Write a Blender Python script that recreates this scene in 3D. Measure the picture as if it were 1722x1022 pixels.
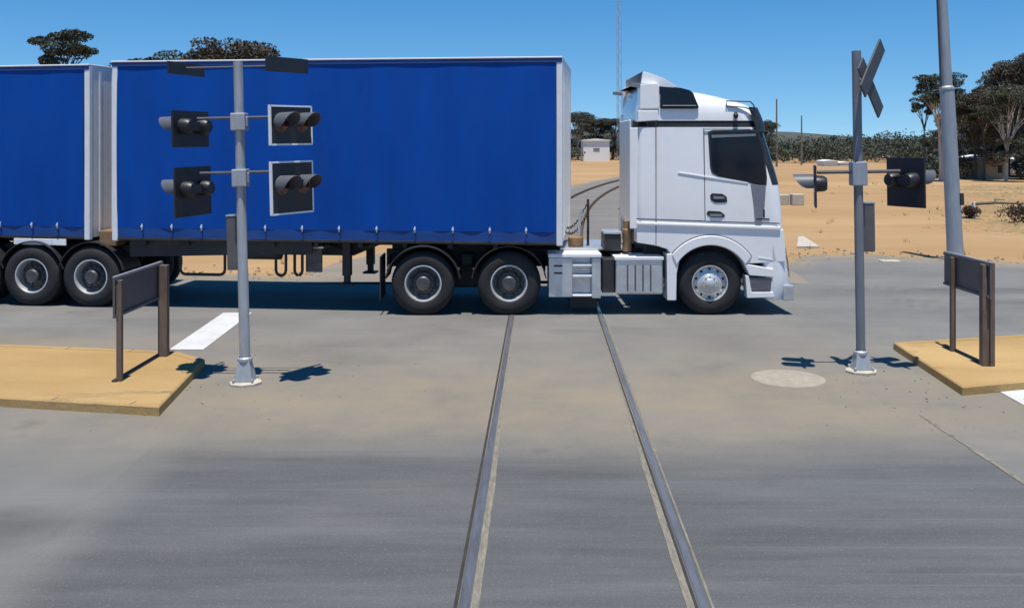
import bpy, math, random
from mathutils import Vector, Matrix
random.seed(7)
sc = bpy.context.scene
for o in list(bpy.data.objects): bpy.data.objects.remove(o)
R = math.radians
PI = math.pi

# ------------------------------------------------------------------ camera
F, CX, HY, H = 1620.0, 861.0, 245.0, 2.75      # focal (px of the 1722 px frame), centre, horizon row, eye height
cd = bpy.data.cameras.new('camera'); cam = bpy.data.objects.new('camera', cd)
sc.collection.objects.link(cam); sc.camera = cam
cam.location = (0, 0, H); cam.rotation_euler = (R(90), 0, 0)
cd.sensor_width = 36; cd.lens = 36*F/1722; cd.shift_y = -(511-HY)/1722
cd.clip_start = .1; cd.clip_end = 6000

# ------------------------------------------------------------------ world, sun, exposure
SUN_EL = 78.0
w = bpy.data.worlds.new('World'); sc.world = w; w.use_nodes = True
nt = w.node_tree; nt.nodes.clear()
sky = nt.nodes.new('ShaderNodeTexSky'); sky.sky_type = 'NISHITA'; sky.sun_disc = False
sky.sun_elevation = R(SUN_EL); sky.sun_rotation = R(180)
sky.altitude = 300; sky.air_density = 1.0; sky.dust_density = 0.0; sky.ozone_density = 3.0
tcw = nt.nodes.new('ShaderNodeTexCoord'); mpw = nt.nodes.new('ShaderNodeMapping'); mpw.inputs['Location'].default_value = (0, 0, .09)
nt.links.new(tcw.outputs['Generated'], mpw.inputs[0]); nt.links.new(mpw.outputs[0], sky.inputs[0])   # clear dry air: the pale horizon band sits lower
hs = nt.nodes.new('ShaderNodeHueSaturation'); hs.inputs['Saturation'].default_value = 1.38; hs.inputs['Hue'].default_value = .499
bg = nt.nodes.new('ShaderNodeBackground'); bg.inputs['Strength'].default_value = 0.10
wo = nt.nodes.new('ShaderNodeOutputWorld')
nt.links.new(sky.outputs[0], hs.inputs['Color']); nt.links.new(hs.outputs[0], bg.inputs[0]); nt.links.new(bg.outputs[0], wo.inputs[0])
sd = bpy.data.lights.new('sun', 'SUN'); sun = bpy.data.objects.new('sun', sd); sc.collection.objects.link(sun)
sd.energy = 4.5; sd.angle = R(.5); sd.color = (1, .95, .87)
sun.rotation_euler = (R(90-SUN_EL), 0, 0); sun.location = (0, -20, 60)
sc.view_settings.view_transform = 'Standard'; sc.view_settings.look = 'None'
sc.view_settings.exposure = 0.43; sc.view_settings.gamma = 1

# ------------------------------------------------------------------ where a picture point lies in the world
def gp(px, py, z=0.0):
    d = F*(H-z)/(py-HY); return Vector(((px-CX)/F*d, d, z))
def at(px, Y): return (px-CX)/F*Y
def hz(py, Y): return H-(py-HY)*Y/F
class Side:                       # the near side of a vehicle: a vertical plane through o turned by th
    def __init__(s, px0, Y0, th):
        s.o = Vector((at(px0, Y0), Y0)); s.th = R(th)
        s.T = Vector((math.cos(s.th), math.sin(s.th))); s.N = Vector((-math.sin(s.th), math.cos(s.th)))
    def __call__(s, px, py, inn=0.0):
        d = Vector(((px-CX)/F, 1.0)); o = s.o + s.N*inn
        k = o.dot(s.N)/d.dot(s.N)
        p = d*k; return ((p-o).dot(s.T), H-(py-HY)/F*k)

# ------------------------------------------------------------------ materials
def mat(name, col, rough=.6, metal=0.0, var=.12, scale=8.0, bump=0.0, bscale=60.0, coat=0.0, spec=.5, stretch=None, dirt=None, dirt_amt=0.0):
    m = bpy.data.materials.new(name); m.use_nodes = True
    t = m.node_tree; n = t.nodes; l = t.links; b = n['Principled BSDF']
    b.inputs['Roughness'].default_value = rough; b.inputs['Metallic'].default_value = metal
    b.inputs['Coat Weight'].default_value = coat; b.inputs['Specular IOR Level'].default_value = spec
    tc = n.new('ShaderNodeTexCoord'); mp = n.new('ShaderNodeMapping'); l.new(tc.outputs['Object'], mp.inputs[0])
    if stretch: mp.inputs['Scale'].default_value = stretch
    nz = n.new('ShaderNodeTexNoise'); nz.inputs['Scale'].default_value = scale; nz.inputs['Detail'].default_value = 6; nz.inputs['Roughness'].default_value = .65
    l.new(mp.outputs[0], nz.inputs['Vector'])
    mx = n.new('ShaderNodeMix'); mx.data_type = 'RGBA'
    c0 = [max(0, c*(1-var)) for c in col]; c1 = [min(1, c*(1+var)) for c in col]
    mx.inputs[6].default_value = (*c0, 1); mx.inputs[7].default_value = (*c1, 1)
    mr = n.new('ShaderNodeMapRange'); mr.inputs[1].default_value = .3; mr.inputs[2].default_value = .7
    l.new(nz.outputs[0], mr.inputs[0]); l.new(mr.outputs[0], mx.inputs[0])
    out = mx.outputs[2]
    if dirt:
        n2 = n.new('ShaderNodeTexNoise'); n2.inputs['Scale'].default_value = 2.2; n2.inputs['Detail'].default_value = 8; n2.inputs['Roughness'].default_value = .7
        l.new(mp.outputs[0], n2.inputs['Vector'])
        r2 = n.new('ShaderNodeMapRange'); r2.inputs[1].default_value = .48; r2.inputs[2].default_value = .75; r2.inputs[4].default_value = dirt_amt
        l.new(n2.outputs[0], r2.inputs[0])
        m2 = n.new('ShaderNodeMix'); m2.data_type = 'RGBA'; m2.inputs[7].default_value = (*dirt, 1)
        l.new(r2.outputs[0], m2.inputs[0]); l.new(out, m2.inputs[6]); out = m2.outputs[2]
    l.new(out, b.inputs['Base Color'])
    if bump > 0:
        nb = n.new('ShaderNodeTexNoise'); nb.inputs['Scale'].default_value = bscale; nb.inputs['Detail'].default_value = 4
        l.new(mp.outputs[0], nb.inputs['Vector'])
        bp = n.new('ShaderNodeBump'); bp.inputs['Strength'].default_value = bump; bp.inputs['Distance'].default_value = .02
        l.new(nb.outputs[0], bp.inputs['Height']); l.new(bp.outputs[0], b.inputs['Normal'])
    return m
DUST = (.36, .26, .15)
M = dict(
    white=mat('white_paint', (.80, .80, .80), .28, var=.02, coat=.5, dirt=DUST, dirt_amt=.10),
    white_body=mat('white_trailer_paint', (.72, .73, .74), .4, var=.04, dirt=DUST, dirt_amt=.14),
    curtain=mat('blue_vinyl', (.0, .058, .315), .55, var=.14, scale=1.0, bump=.12, bscale=3.2, stretch=(1.2, 1, .35), spec=.16, dirt=(.015, .065, .27), dirt_amt=.3),
    curtain_low=mat('blue_vinyl_skirt', (.0, .045, .215), .6, var=.22, scale=3, bump=.2, bscale=6, stretch=(.3, 1, 2), dirt=(.05, .06, .12), dirt_amt=.4),
    black=mat('black_plastic', (.018, .019, .022), .5, var=.3, dirt=(.08, .07, .055), dirt_amt=.35),
    gap=mat('panel_gap', (.06, .065, .075), .7, var=.1),
    chassis=mat('chassis_paint', (.02, .021, .024), .6, var=.3, dirt=(.09, .07, .05), dirt_amt=.4),
    tyre=mat('tyre_rubber', (.015, .015, .017), .8, var=.2, scale=14, bump=.2, bscale=40, dirt=(.06, .053, .045), dirt_amt=.4),
    alu=mat('brushed_aluminium', (.62, .63, .64), .38, .75, var=.12, scale=5, dirt=(.3, .26, .2), dirt_amt=.3),
    rim=mat('polished_rim', (.66, .66, .65), .42, .55, var=.1, scale=9, dirt=(.25, .21, .16), dirt_amt=.35),
    hub=mat('hub_steel', (.09, .09, .095), .5, .5, var=.3, scale=12, dirt=(.2, .16, .11), dirt_amt=.5),
    glass=mat('dark_glass', (.010, .016, .026), .10, var=.1, spec=.22),
    lampglass=mat('lamp_glass', (.10, .11, .13), .2, var=.15, scale=20, coat=.5),
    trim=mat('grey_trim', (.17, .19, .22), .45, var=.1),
    buckle=mat('buckle_steel', (.62, .64, .68), .35, .3, var=.1),
    galv=mat('galvanised_steel', (.40, .42, .44), .5, .45, var=.14, scale=6, stretch=(3, 3, .6), dirt=(.28, .22, .15), dirt_amt=.25),
    polegrey=mat('pole_paint', (.30, .33, .37), .5, .2, var=.12, scale=5, stretch=(3, 3, .5), dirt=(.2, .17, .13), dirt_amt=.25),
    signback=mat('sign_back', (.11, .105, .11), .55, .2, var=.2, scale=4, dirt=(.14, .11, .085), dirt_amt=.4),
    crossback=mat('crossbuck_back', (.055, .062, .075), .6, .1, var=.2),
    postgrey=mat('weathered_post', (.17, .185, .21), .55, .15, var=.2, scale=5, stretch=(3, 3, .5), dirt=(.2, .17, .13), dirt_amt=.3),
    rust=mat('brown_post', (.13, .095, .075), .7, .1, var=.3, scale=7, stretch=(2, 2, .6)),
    board=mat('black_backboard', (.012, .014, .018), .45, var=.2),
    hood=mat('signal_hood', (.085, .09, .105), .5, var=.15),
    lens=mat('signal_lens', (.07, .012, .012), .15, var=.2, coat=.5),
    signwhite=mat('white_sign_edge', (.78, .79, .80), .5, var=.05),
    brown=mat('dusty_canister', (.22, .13, .065), .75, 0, var=.3, dirt=(.3, .22, .12), dirt_amt=.5),
    concrete=mat('pale_concrete', (.42, .38, .31), .9, var=.14, scale=9, bump=.25, bscale=70),
    rail=mat('rail_steel', (.25, .25, .255), .42, .7, var=.18, scale=4, stretch=(6, .5, 1), dirt=(.10, .06, .035), dirt_amt=.55),
    railweb=mat('rusty_rail', (.09, .055, .035), .8, .2, var=.3),
    flange=mat('dust_filled_flangeway', (.185, .168, .132), .95, var=.35, scale=10, stretch=(4, .6, 1), bump=.4, bscale=50),
    groove=mat('rail_groove', (.03, .026, .022), .9, var=.3),
    bark=mat('gum_bark', (.085, .07, .06), .9, var=.35, scale=4, stretch=(2, 2, .5)),
    palebark=mat('pale_bark', (.40, .36, .32), .85, var=.25, scale=4, stretch=(2, 2, .5)),
    wood=mat('power_pole_timber', (.16, .13, .10), .9, var=.25, scale=4),
    steelwhite=mat('white_cladding', (.72, .73, .72), .5, var=.05, scale=3),
    roofwhite=mat('white_roof_sheet', (.80, .80, .78), .45, var=.06, scale=3),
    tan=mat('tan_wall', (.34, .25, .15), .85, var=.15),
    darkmetal=mat('dark_metal', (.03, .03, .032), .6, var=.2),
    hill=mat('scrub_hill', (.055, .06, .045), .95, var=.4, scale=.05),
)
def leafmat(name, c, v=.45):
    m = mat(name, c, .75, var=v, scale=.9, spec=.2); return m
M['leaf'] = leafmat('gum_foliage', (.058, .068, .050))
M['leaf2'] = leafmat('olive_foliage', (.075, .080, .055))
M['leaf3'] = leafmat('brown_foliage', (.075, .066, .048))
M['dry'] = leafmat('dry_shrub', (.075, .055, .04))

def paint_mat():
    m = mat('road_paint', (.52, .52, .51), .7, var=.06, scale=12, bump=.15, bscale=80, dirt=(.35, .31, .25), dirt_amt=.55); return m
M['paint'] = paint_mat()

def surface(name, base, dust, dark, agg=.18, tracks=False, stains=None):
    """asphalt: fine aggregate + large patches, 'dust' and 'dark' attributes say where dirt lies / where newer bitumen and other darker marks are"""
    m = bpy.data.materials.new(name); m.use_nodes = True; t = m.node_tree; n = t.nodes; l = t.links; b = n['Principled BSDF']
    b.inputs['Roughness'].default_value = .85; b.inputs['Specular IOR Level'].default_value = .35
    tc = n.new('ShaderNodeTexCoord')
    def noise(s, det=5, st=None, rough=.6):
        mp = n.new('ShaderNodeMapping'); l.new(tc.outputs['Object'], mp.inputs[0])
        if st: mp.inputs['Scale'].default_value = st
        z = n.new('ShaderNodeTexNoise'); z.inputs['Scale'].default_value = s; z.inputs['Detail'].default_value = det; z.inputs['Roughness'].default_value = rough
        l.new(mp.outputs[0], z.inputs['Vector']); return z.outputs[0]
    def rng(x, a, c, o0=0., o1=1.):
        r = n.new('ShaderNodeMapRange'); r.inputs[1].default_value = a; r.inputs[2].default_value = c; r.inputs[3].default_value = o0; r.inputs[4].default_value = o1
        l.new(x, r.inputs[0]); return r.outputs[0]
    def mix(f, a, c, mode='MIX'):
        x = n.new('ShaderNodeMix'); x.data_type = 'RGBA'; x.blend_type = mode
        for v, i in ((f, 0), (a, 6), (c, 7)):
            if isinstance(v, tuple): x.inputs[i].default_value = (*v, 1)
            elif isinstance(v, (int, float)): x.inputs[i].default_value = v
            else: l.new(v, x.inputs[i])
        return x.outputs[2]
    def mth(op, a, c):
        x = n.new('ShaderNodeMath'); x.operation = op; x.use_clamp = True
        for v, i in ((a, 0), (c, 1)):
            if isinstance(v, (int, float)): x.inputs[i].default_value = v
            else: l.new(v, x.inputs[i])
        return x.outputs[0]
    def attr(a):
        x = n.new('ShaderNodeAttribute'); x.attribute_name = a; return x.outputs['Fac']
    col = mix(rng(noise(.55, 6), .3, .7), tuple(c*.80 for c in base), tuple(c*1.16 for c in base))
    streak = rng(noise(1.0, 6, (.16, 2.6, 1), .7), .42, .72)
    col = mix(mth('MULTIPLY', streak, .45), col, tuple(c*.80 for c in base))
    dk = mth('MULTIPLY', attr('dark'), rng(noise(.8, 5, (.5, 1.4, 1)), .25, .55, .72, 1))
    dvar = mix(rng(noise(1.0, 7, (.22, 1.8, 1), .72), .36, .66), tuple(c*.74 for c in dark), tuple(c*1.32 for c in dark))
    col = mix(dk, col, dvar)
    scr = rng(noise(2.2, 2, (.05, 9, 1), .4), .66, .70)
    col = mix(mth('MULTIPLY', scr, .09), col, tuple(c*1.8 for c in base))
    oil = rng(noise(.42, 4, (.6, 1.3, 1)), .60, .72)
    col = mix(mth('MULTIPLY', oil, .4), col, tuple(c*.62 for c in dark))
    pale = rng(noise(1.3, 7, (.14, 3.2, 1), .75), .62, .78)
    col = mix(mth('MULTIPLY', pale, .2), col, tuple(c*1.7 for c in base))
    du = mth('MULTIPLY', attr('dust'), rng(noise(1.1, 7, None, .68), .28, .62, .35, 1.15))
    col = mix(du, col, dust)
    spots = rng(noise(.9, 3), .66, .76)
    col = mix(mth('MULTIPLY', spots, .35), col, tuple(c*.55 for c in dark))
    col = mix(mth('MULTIPLY', attr('oil'), rng(noise(1.6, 5, (.5, 1.6, 1)), .3, .6, .35, 1)), col, (.036, .037, .042))
    ag = noise(95, 3, None, .8)
    col = mix(rng(ag, .58, .70, 0, .5), col, tuple(min(1, c*1.75) for c in base))
    col = mix(rng(ag, .42, .30, 0, .5), col, tuple(c*.4 for c in base))
    l.new(col, b.inputs['Base Color'])
    bp = n.new('ShaderNodeBump'); bp.inputs['Strength'].default_value = .35; bp.inputs['Distance'].default_value = .008
    l.new(ag, bp.inputs['Height']); l.new(bp.outputs[0], b.inputs['Normal'])
    return m
ASPH = (.158, .154, .143)
M['asphalt'] = surface('road_asphalt', ASPH, (.235, .192, .13), (.098, .096, .092))
M['panel'] = surface('crossing_asphalt', ASPH, (.235, .192, .13), (.080, .0825, .085))
M['ballast'] = surface('grey_ballast', (.165, .152, .135), (.28, .22, .15), (.10, .10, .10))

def sand_mat(name, c1, c2, c3, s=.12):
    m = bpy.data.materials.new(name); m.use_nodes = True; t = m.node_tree; n = t.nodes; l = t.links; b = n['Principled BSDF']
    b.inputs['Roughness'].default_value = .95; b.inputs['Specular IOR Level'].default_value = .1
    tc = n.new('ShaderNodeTexCoord')
    def noise(sc_, det=6, st=(1, 1, 1), rough=.65):
        mp = n.new('ShaderNodeMapping'); l.new(tc.outputs['Object'], mp.inputs[0]); mp.inputs['Scale'].default_value = st
        z = n.new('ShaderNodeTexNoise'); z.inputs['Scale'].default_value = sc_; z.inputs['Detail'].default_value = det; z.inputs['Roughness'].default_value = rough
        l.new(mp.outputs[0], z.inputs['Vector']); return z.outputs[0]
    def mix(f, lo, hi, a, c, k=1.0):
        r = n.new('ShaderNodeMapRange'); r.inputs[1].default_value = lo; r.inputs[2].default_value = hi; r.inputs[4].default_value = k; l.new(f, r.inputs[0])
        x = n.new('ShaderNodeMix'); x.data_type = 'RGBA'; l.new(r.outputs[0], x.inputs[0])
        for v, i in ((a, 6), (c, 7)):
            if isinstance(v, tuple): x.inputs[i].default_value = (*v, 1)
            else: l.new(v, x.inputs[i])
        return x.outputs[2]
    col = mix(noise(s, 7, (.6, 1.6, 1)), .35, .65, c1, c2)
    col = mix(noise(s*3.1, 7, (.4, 1.8, 1), .7), .58, .70, col, c3, .7)
    col = mix(noise(s*.45, 5, (.5, 1.5, 1), .6), .52, .68, col, tuple(v*1.28 for v in c2), .6)
    col = mix(noise(s*1.7, 6, (.35, 1.6, 1), .7), .60, .72, col, tuple(v*.66 for v in c3), .75)
    g = noise(40, 4, (1, 1, 1), .8)
    col = mix(g, .55, .75, col, tuple(v*.62 for v in c1), .8)
    l.new(col, b.inputs['Base Color'])
    bp = n.new('ShaderNodeBump'); bp.inputs['Strength'].default_value = .5; bp.inputs['Distance'].default_value = .03
    l.new(noise(9, 8, (1, 1, 1), .75), bp.inputs['Height']); l.new(bp.outputs[0], b.inputs['Normal'])
    return m
M['sand'] = sand_mat('sandy_dirt', (.30, .185, .088), (.36, .24, .125), (.27, .21, .145))
M['island'] = sand_mat('sand_strewn_paving', (.33, .21, .088), (.39, .265, .12), (.30, .215, .12), .6)

# ------------------------------------------------------------------ mesh builder
class MB:
    def __init__(s): s.v = []; s.f = []
    def add(s, vs, fs, mt=None):
        k = len(s.v)
        s.v += [(mt @ Vector(p)) if mt is not None else Vector(p) for p in vs]
        s.f += [tuple(i+k for i in f) for f in fs]; return s
    def box(s, x0, x1, y0, y1, z0, z1, mt=None):
        vs = [(x, y, z) for z in (z0, z1) for y in (y0, y1) for x in (x0, x1)]
        return s.add(vs, [(0, 2, 3, 1), (4, 5, 7, 6), (0, 1, 5, 4), (2, 6, 7, 3), (0, 4, 6, 2), (1, 3, 7, 5)], mt)
    def prism(s, pts, y0, y1, mt=None):            # outline in (x, z), thickness in y
        n = len(pts)
        a = sum(pts[i][0]*pts[(i+1) % n][1]-pts[(i+1) % n][0]*pts[i][1] for i in range(n))
        if a < 0: pts = pts[::-1]
        vs = [(p[0], y0, p[1]) for p in pts]+[(p[0], y1, p[1]) for p in pts]
        fs = [tuple(range(n)), tuple(range(2*n-1, n-1, -1))]+[(i, i+n, (i+1) % n+n, (i+1) % n) for i in range(n)]
        return s.add(vs, fs, mt)
    def band(s, outer, inner, y0, y1):             # strip between two (x,z) polylines of the same length, thickness in y
        n = len(outer)
        vs = [(p[0], y0, p[1]) for p in outer]+[(p[0], y0, p[1]) for p in inner]+[(p[0], y1, p[1]) for p in outer]+[(p[0], y1, p[1]) for p in inner]
        fs = []
        for i in range(n-1):
            fs += [(i, i+1, n+i+1, n+i), (2*n+i, 3*n+i, 3*n+i+1, 2*n+i+1), (i, 2*n+i, 2*n+i+1, i+1), (n+i, n+i+1, 3*n+i+1, 3*n+i)]
        fs += [(0, n, 3*n, 2*n), (n-1, 3*n-1, 4*n-1, 2*n-1)]
        return s.add(vs, fs)
    def tube(s, path, r, seg=8, r1=None, cap=True):
        path = [Vector(p) for p in path]; n = len(path); k = len(s.v); up = None
        for i, p in enumerate(path):
            d = (path[min(i+1, n-1)]-path[max(i-1, 0)]).normalized()
            a = Vector((0, 0, 1)) if abs(d.z) < .9 else Vector((1, 0, 0))
            if up is not None: a = up
            x = d.cross(a).normalized(); y = x.cross(d).normalized(); up = y
            rr = r if r1 is None else r+(r1-r)*i/max(1, n-1)
            for j in range(seg):
                t = 2*PI*j/seg; s.v.append(p+(x*math.cos(t)+y*math.sin(t))*rr)
        for i in range(n-1):
            for j in range(seg):
                a = k+i*seg+j; b_ = k+i*seg+(j+1) % seg; s.f.append((a, b_, b_+seg, a+seg))
        if cap:
            s.f.append(tuple(k+j for j in range(seg))[::-1]); s.f.append(tuple(k+(n-1)*seg+j for j in range(seg)))
        return s
    def lathe(s, prof, seg=40, c=(0, 0, 0), axis='y', a0=0, a1=2*PI):   # prof = [(r, h)]
        full = abs(a1-a0-2*PI) < 1e-6; k = len(s.v); m = len(prof); ns = seg if full else seg+1
        for j in range(ns):
            t = a0+(a1-a0)*j/seg; ct, st = math.cos(t), math.sin(t)
            for r, h in prof:
                p = (r*ct, h, r*st) if axis == 'y' else ((r*ct, r*st, h) if axis == 'z' else (h, r*ct, r*st))
                s.v.append(Vector(p)+Vector(c))
        for j in range(seg):
            for i in range(m-1):
                a = k+j*m+i; b_ = k+((j+1) % ns)*m+i; s.f.append((a, a+1, b_+1, b_))
        return s
    def grid(s, fn, nu, nv):
        k = len(s.v)
        for j in range(nv+1):
            for i in range(nu+1): s.v.append(Vector(fn(i/nu, j/nv)))
        for j in range(nv):
            for i in range(nu):
                a = k+j*(nu+1)+i; s.f.append((a, a+1, a+nu+2, a+nu+1))
        return s
    def build(s, name, m, parent=None, smooth=False, bevel=0, seg=2, ang=35, m2=None, from_=0):
        me = bpy.data.meshes.new(name); me.from_pydata([tuple(p) for p in s.v], [], s.f); me.validate()
        import bmesh
        bm = bmesh.new(); bm.from_mesh(me); bmesh.ops.recalc_face_normals(bm, faces=bm.faces); bm.to_mesh(me); bm.free()
        me.materials.append(M[m] if isinstance(m, str) else m)
        if m2:
            me.materials.append(M[m2])
            for p in me.polygons:
                if min(p.vertices) >= from_: p.material_index = 1
        o = bpy.data.objects.new(name, me); sc.collection.objects.link(o)
        if parent: o.parent = parent
        if smooth:
            me.polygons.foreach_set('use_smooth', [True]*len(me.polygons))
            try: me.set_sharp_from_angle(angle=R(ang))
            except Exception: pass
        if bevel:
            b = o.modifiers.new('bevel', 'BEVEL'); b.width = bevel; b.segments = seg; b.limit_method = 'ANGLE'; b.angle_limit = R(40)
        return o
def tag(o, label=None, cat=None, group=None, kind=None):
    if label: o['label'] = label
    if cat: o['category'] = cat
    if group: o['group'] = group
    if kind: o['kind'] = kind
    return o
def thing(name, loc, rz=0, label=None, cat=None, group=None):
    o = bpy.data.objects.new(name, None); o.empty_display_size = .2; sc.collection.objects.link(o)
    o.location = loc; o.rotation_euler = (0, 0, rz); return tag(o, label, cat, group)
def copy_tree(o, parent=None):
    c = o.copy(); sc.collection.objects.link(c); c.parent = parent
    for ch in [q for q in sc.objects if q.parent == o]: copy_tree(ch, c)
    return c
def struct(mb, name, m, **k):
    o = mb.build(name, m, **k); o['kind'] = 'structure'; return o
def set_attr(o, **fns):
    me = o.data
    for a, fn in fns.items():
        at_ = me.attributes.new(a, 'FLOAT', 'POINT')
        at_.data.foreach_set('value', [float(min(1, max(0, fn(v.co.x, v.co.y)))) for v in me.vertices])
def sm(a, b_, x):
    t = min(1, max(0, (x-a)/(b_-a))); return t*t*(3-2*t)

# ================================================================== SETTING
CS = .0297
def tc_(Y): return .26+CS*Y+(.0021*(Y-18)**2 if Y > 18 else 0)      # x of the track centre line
# ground: one sheet to the horizon
gm = MB()
xs = [-3000, -800, -300, -120]+[-60+4*i for i in range(31)]+[120, 300, 800, 3000]
ys = [-300, -100, -30, 0, 10]+[20+4*i for i in range(36)]+[200, 300, 600, 1200, 3500]
gr = random.Random(3)
for j, y in enumerate(ys):
    for i, x in enumerate(xs):
        z = -.03
        if 26 < y < 160 and abs(x) < 60: z = -.03+gr.uniform(-.03, .07)
        gm.v.append(Vector((x, y, z)))
nx = len(xs)
for j in range(len(ys)-1):
    for i in range(nx-1):
        a = j*nx+i; gm.f.append((a, a+1, a+nx+1, a+nx))
struct(gm, 'ground', 'sand', smooth=True, ang=180)

# road along X with a ragged, dusty far edge
def far_edge(x):
    e = 20.4 + 1.6*sm(-2, 6, x)+ 2.2*sm(5, 8, x)-2.9*sm(9, 14, x)
    return e+.18*math.sin(x*1.7)+.12*math.sin(x*4.3+1)+.07*math.sin(x*9.1)
rm = MB()
rxs = [-160, -100, -60, -40]+[-30+.25*i for i in range(241)]+[40, 60, 100, 160]
NV = 72
for x in rxs:
    fe = far_edge(max(-30, min(30, x)))
    for j in range(NV+1): rm.v.append(Vector((x, 1.0+(fe-1.0)*j/NV, 0.0)))
for i in range(len(rxs)-1):
    for j in range(NV):
        a = i*(NV+1)+j; rm.f.append((a, a+NV+1, a+NV+2, a+1))
road = struct(rm, 'road', 'asphalt')
rd = random.Random(11)
def dust_f(x, y):
    fe = far_edge(x)
    d = sm(1.9, .1, fe-y)*.95
    d = max(d, .55*math.exp(-((x+6.5)/4.5)**2-((y-13.4)/.8)**2))
    d = max(d, .55*math.exp(-((x+3.4)/1.0)**2-((y-11.6)/1.5)**2), .6*math.exp(-((x-4.6)/1.3)**2-((y-10.6)/1.0)**2))
    d = max(d, sm(8.0, 9.4, y+.2*math.sin(x*1.3))*sm(16.5, 12, y)*(.26+.5*math.exp(-((y-10.4)/1.6)**2))*sm(8, 3, abs(x-.5)))
    return d
def dark_f(x, y):
    d = .30*sm(9, 6.5, y)
    d = max(d, .9*math.exp(-((x+3.6)/.55)**2-((y-6.8)/.22)**2))
    d = max(d, .55*math.exp(-((y-17.9-.02*x)/.35)**2)*sm(4, 7, x), .4*math.exp(-((y-16.2)/.25)**2)*sm(4, 7, x))
    return d
def darkmark_f(x, y):  # single darker marks and streaks laid over the asphalt colour
    d = max(.95*math.exp(-((x+3.75)/.42)**2-((y-7.05)/.16)**2), .95*math.exp(-((x+3.9)/.45)**2-((y-6.72)/.10)**2))
    d = max(d, .35*math.exp(-((x-1.5)/1.4)**2-((y-6.9)/.3)**2), .3*math.exp(-((x+1.6)/1.0)**2-((y-6.3)/.22)**2))
    d = max(d, .6*math.exp(-((y-18.2-.03*x)/.16)**2)*sm(4, 8, x), .5*math.exp(-((y-16.9-.01*x)/.12)**2)*sm(5, 8, x))
    return d
set_attr(road, dust=dust_f, dark=dark_f, oil=darkmark_f)
# crossing surface: newer, darker seal around the rails
cm = MB(); NX, NY = 60, 110
def cfn(u, v):
    y = 1.2+v*13.4; x = -3.28+.0*y+u*7.46; return (x, y, .004)
cm.grid(cfn, NX, NY)
cross = struct(cm, 'crossing_surface', 'panel')
set_attr(cross, dust=dust_f, oil=darkmark_f,
         dark=lambda x, y: max(dark_f(x, y), .95*sm(9.8, 8.0, y+.2*math.sin(x*.8))*(.25+.75*sm(-3.28, -2.75, x))))
# pale sealed joint along the right edge
jm = MB()
for i in range(24):
    y0 = 1.2+i*.36; wd = .018+.012*random.random(); jm.add([(4.172-wd, y0, .0085), (4.172+wd, y0, .0085), (4.172+wd, y0+.352, .0085), (4.172-wd, y0+.352, .0085)], [(0, 1, 2, 3)])
struct(jm, 'road_joint', 'flange')
# track bed beyond the road
bmh = MB()
YB = [19.2+i*1.6 for i in range(70)]
for i, y in enumerate(YB):
    c = tc_(y); hw = 2.9+.15*math.sin(i*1.3)+2.2*sm(30, 22, y)
    for dx, z in ((-hw, .0), (-1.7, .06), (1.7, .06), (hw, .0)): bmh.v.append(Vector((c+dx, y, z)))
for i in range(len(YB)-1):
    for k in range(3):
        a = i*4+k; bmh.f.append((a, a+1, a+5, a+4))
bed = struct(bmh, 'track_bed', 'ballast', smooth=True, ang=180)
set_attr(bed, dust=lambda x, y: .5*sm(1.6, 2.9, abs(x-tc_(y))), dark=lambda x, y: 0)
# rails
RY = [-3+.6*i for i in range(42)]+[22.5+1.0*i for i in range(75)]
def rail_h(y): return .008 + .166*sm(19.5, 21.5, y)
def make_rail(sgn, label):
    prof = [(-.060, -.20), (-.033, -.02), (-.033, -.006), (-.025, .0), (.025, .0), (.033, -.006), (.033, -.02), (.060, -.20)]
    def strip(pts, name, m, parent, dz=0, ymax=99, m2=None):
        b = MB(); k = 0
        ysn = [y for y in RY if y <= ymax]
        for y in ysn:
            c = tc_(y)+sgn*.7175
            for dx, z in pts: b.v.append(Vector((c+dx, y, (rail_h(y)+z) if dz is None else dz)))
        n = len(pts)
        for i in range(len(ysn)-1):
            for q in range(n-1):
                a = i*n+q; b.f.append((a, a+1, a+n+1, a+n))
        return b.build(name, m, parent, m2=m2, from_=n*40)
    r = strip(prof, 'rail', 'rail', None, None, 99, 'railweb'); tag(r, label, 'rail', 'rails of the railway track')
    s1 = -sgn
    g = [(s1*.040, 0), (s1*.058, 0)] if sgn > 0 else [(-.062, 0), (-.040, 0)]
    strip(sorted(g), 'groove', 'groove', r, .0075, 19)
    b = MB(); fy = [-2+.2*i for i in range(84)]; q0 = .060 if sgn > 0 else .040
    for i, y in enumerate(fy):
        c = tc_(y)+sgn*.7175; wd = (.014+.036*sm(10.6, 7.6, y))*(.94+.12*random.random())
        for d in sorted((s1*q0, s1*(q0+wd))): b.v.append(Vector((c+d, y, .0085)))
    for i in range(len(fy)-1): b.f.append((2*i, 2*i+1, 2*i+3, 2*i+2))
    b.build('flangeway', 'flange', r)
    if sgn > 0: strip([(.040, 0), (.056, 0)], 'joint_filler', 'flange', r, .0085, 19)
make_rail(-1, 'left steel rail set in the crossing asphalt')
make_rail(1, 'right steel rail set in the crossing asphalt')

# stop lines
def sheet(pts, z, name, m):
    b = MB(); b.add([(p[0], p[1], z) for p in pts], [tuple(range(len(pts)))]); return struct(b, name, m)
sheet([(-4.62, 12.98), (-4.16, 12.98), (-4.28, 15.85), (-4.75, 15.85)], .006, 'stop_line', 'paint')
sheet([(5.46, 11.02), (5.92, 11.02), (5.50, 2.0), (5.04, 2.0)], .006, 'stop_line', 'paint')

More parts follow.
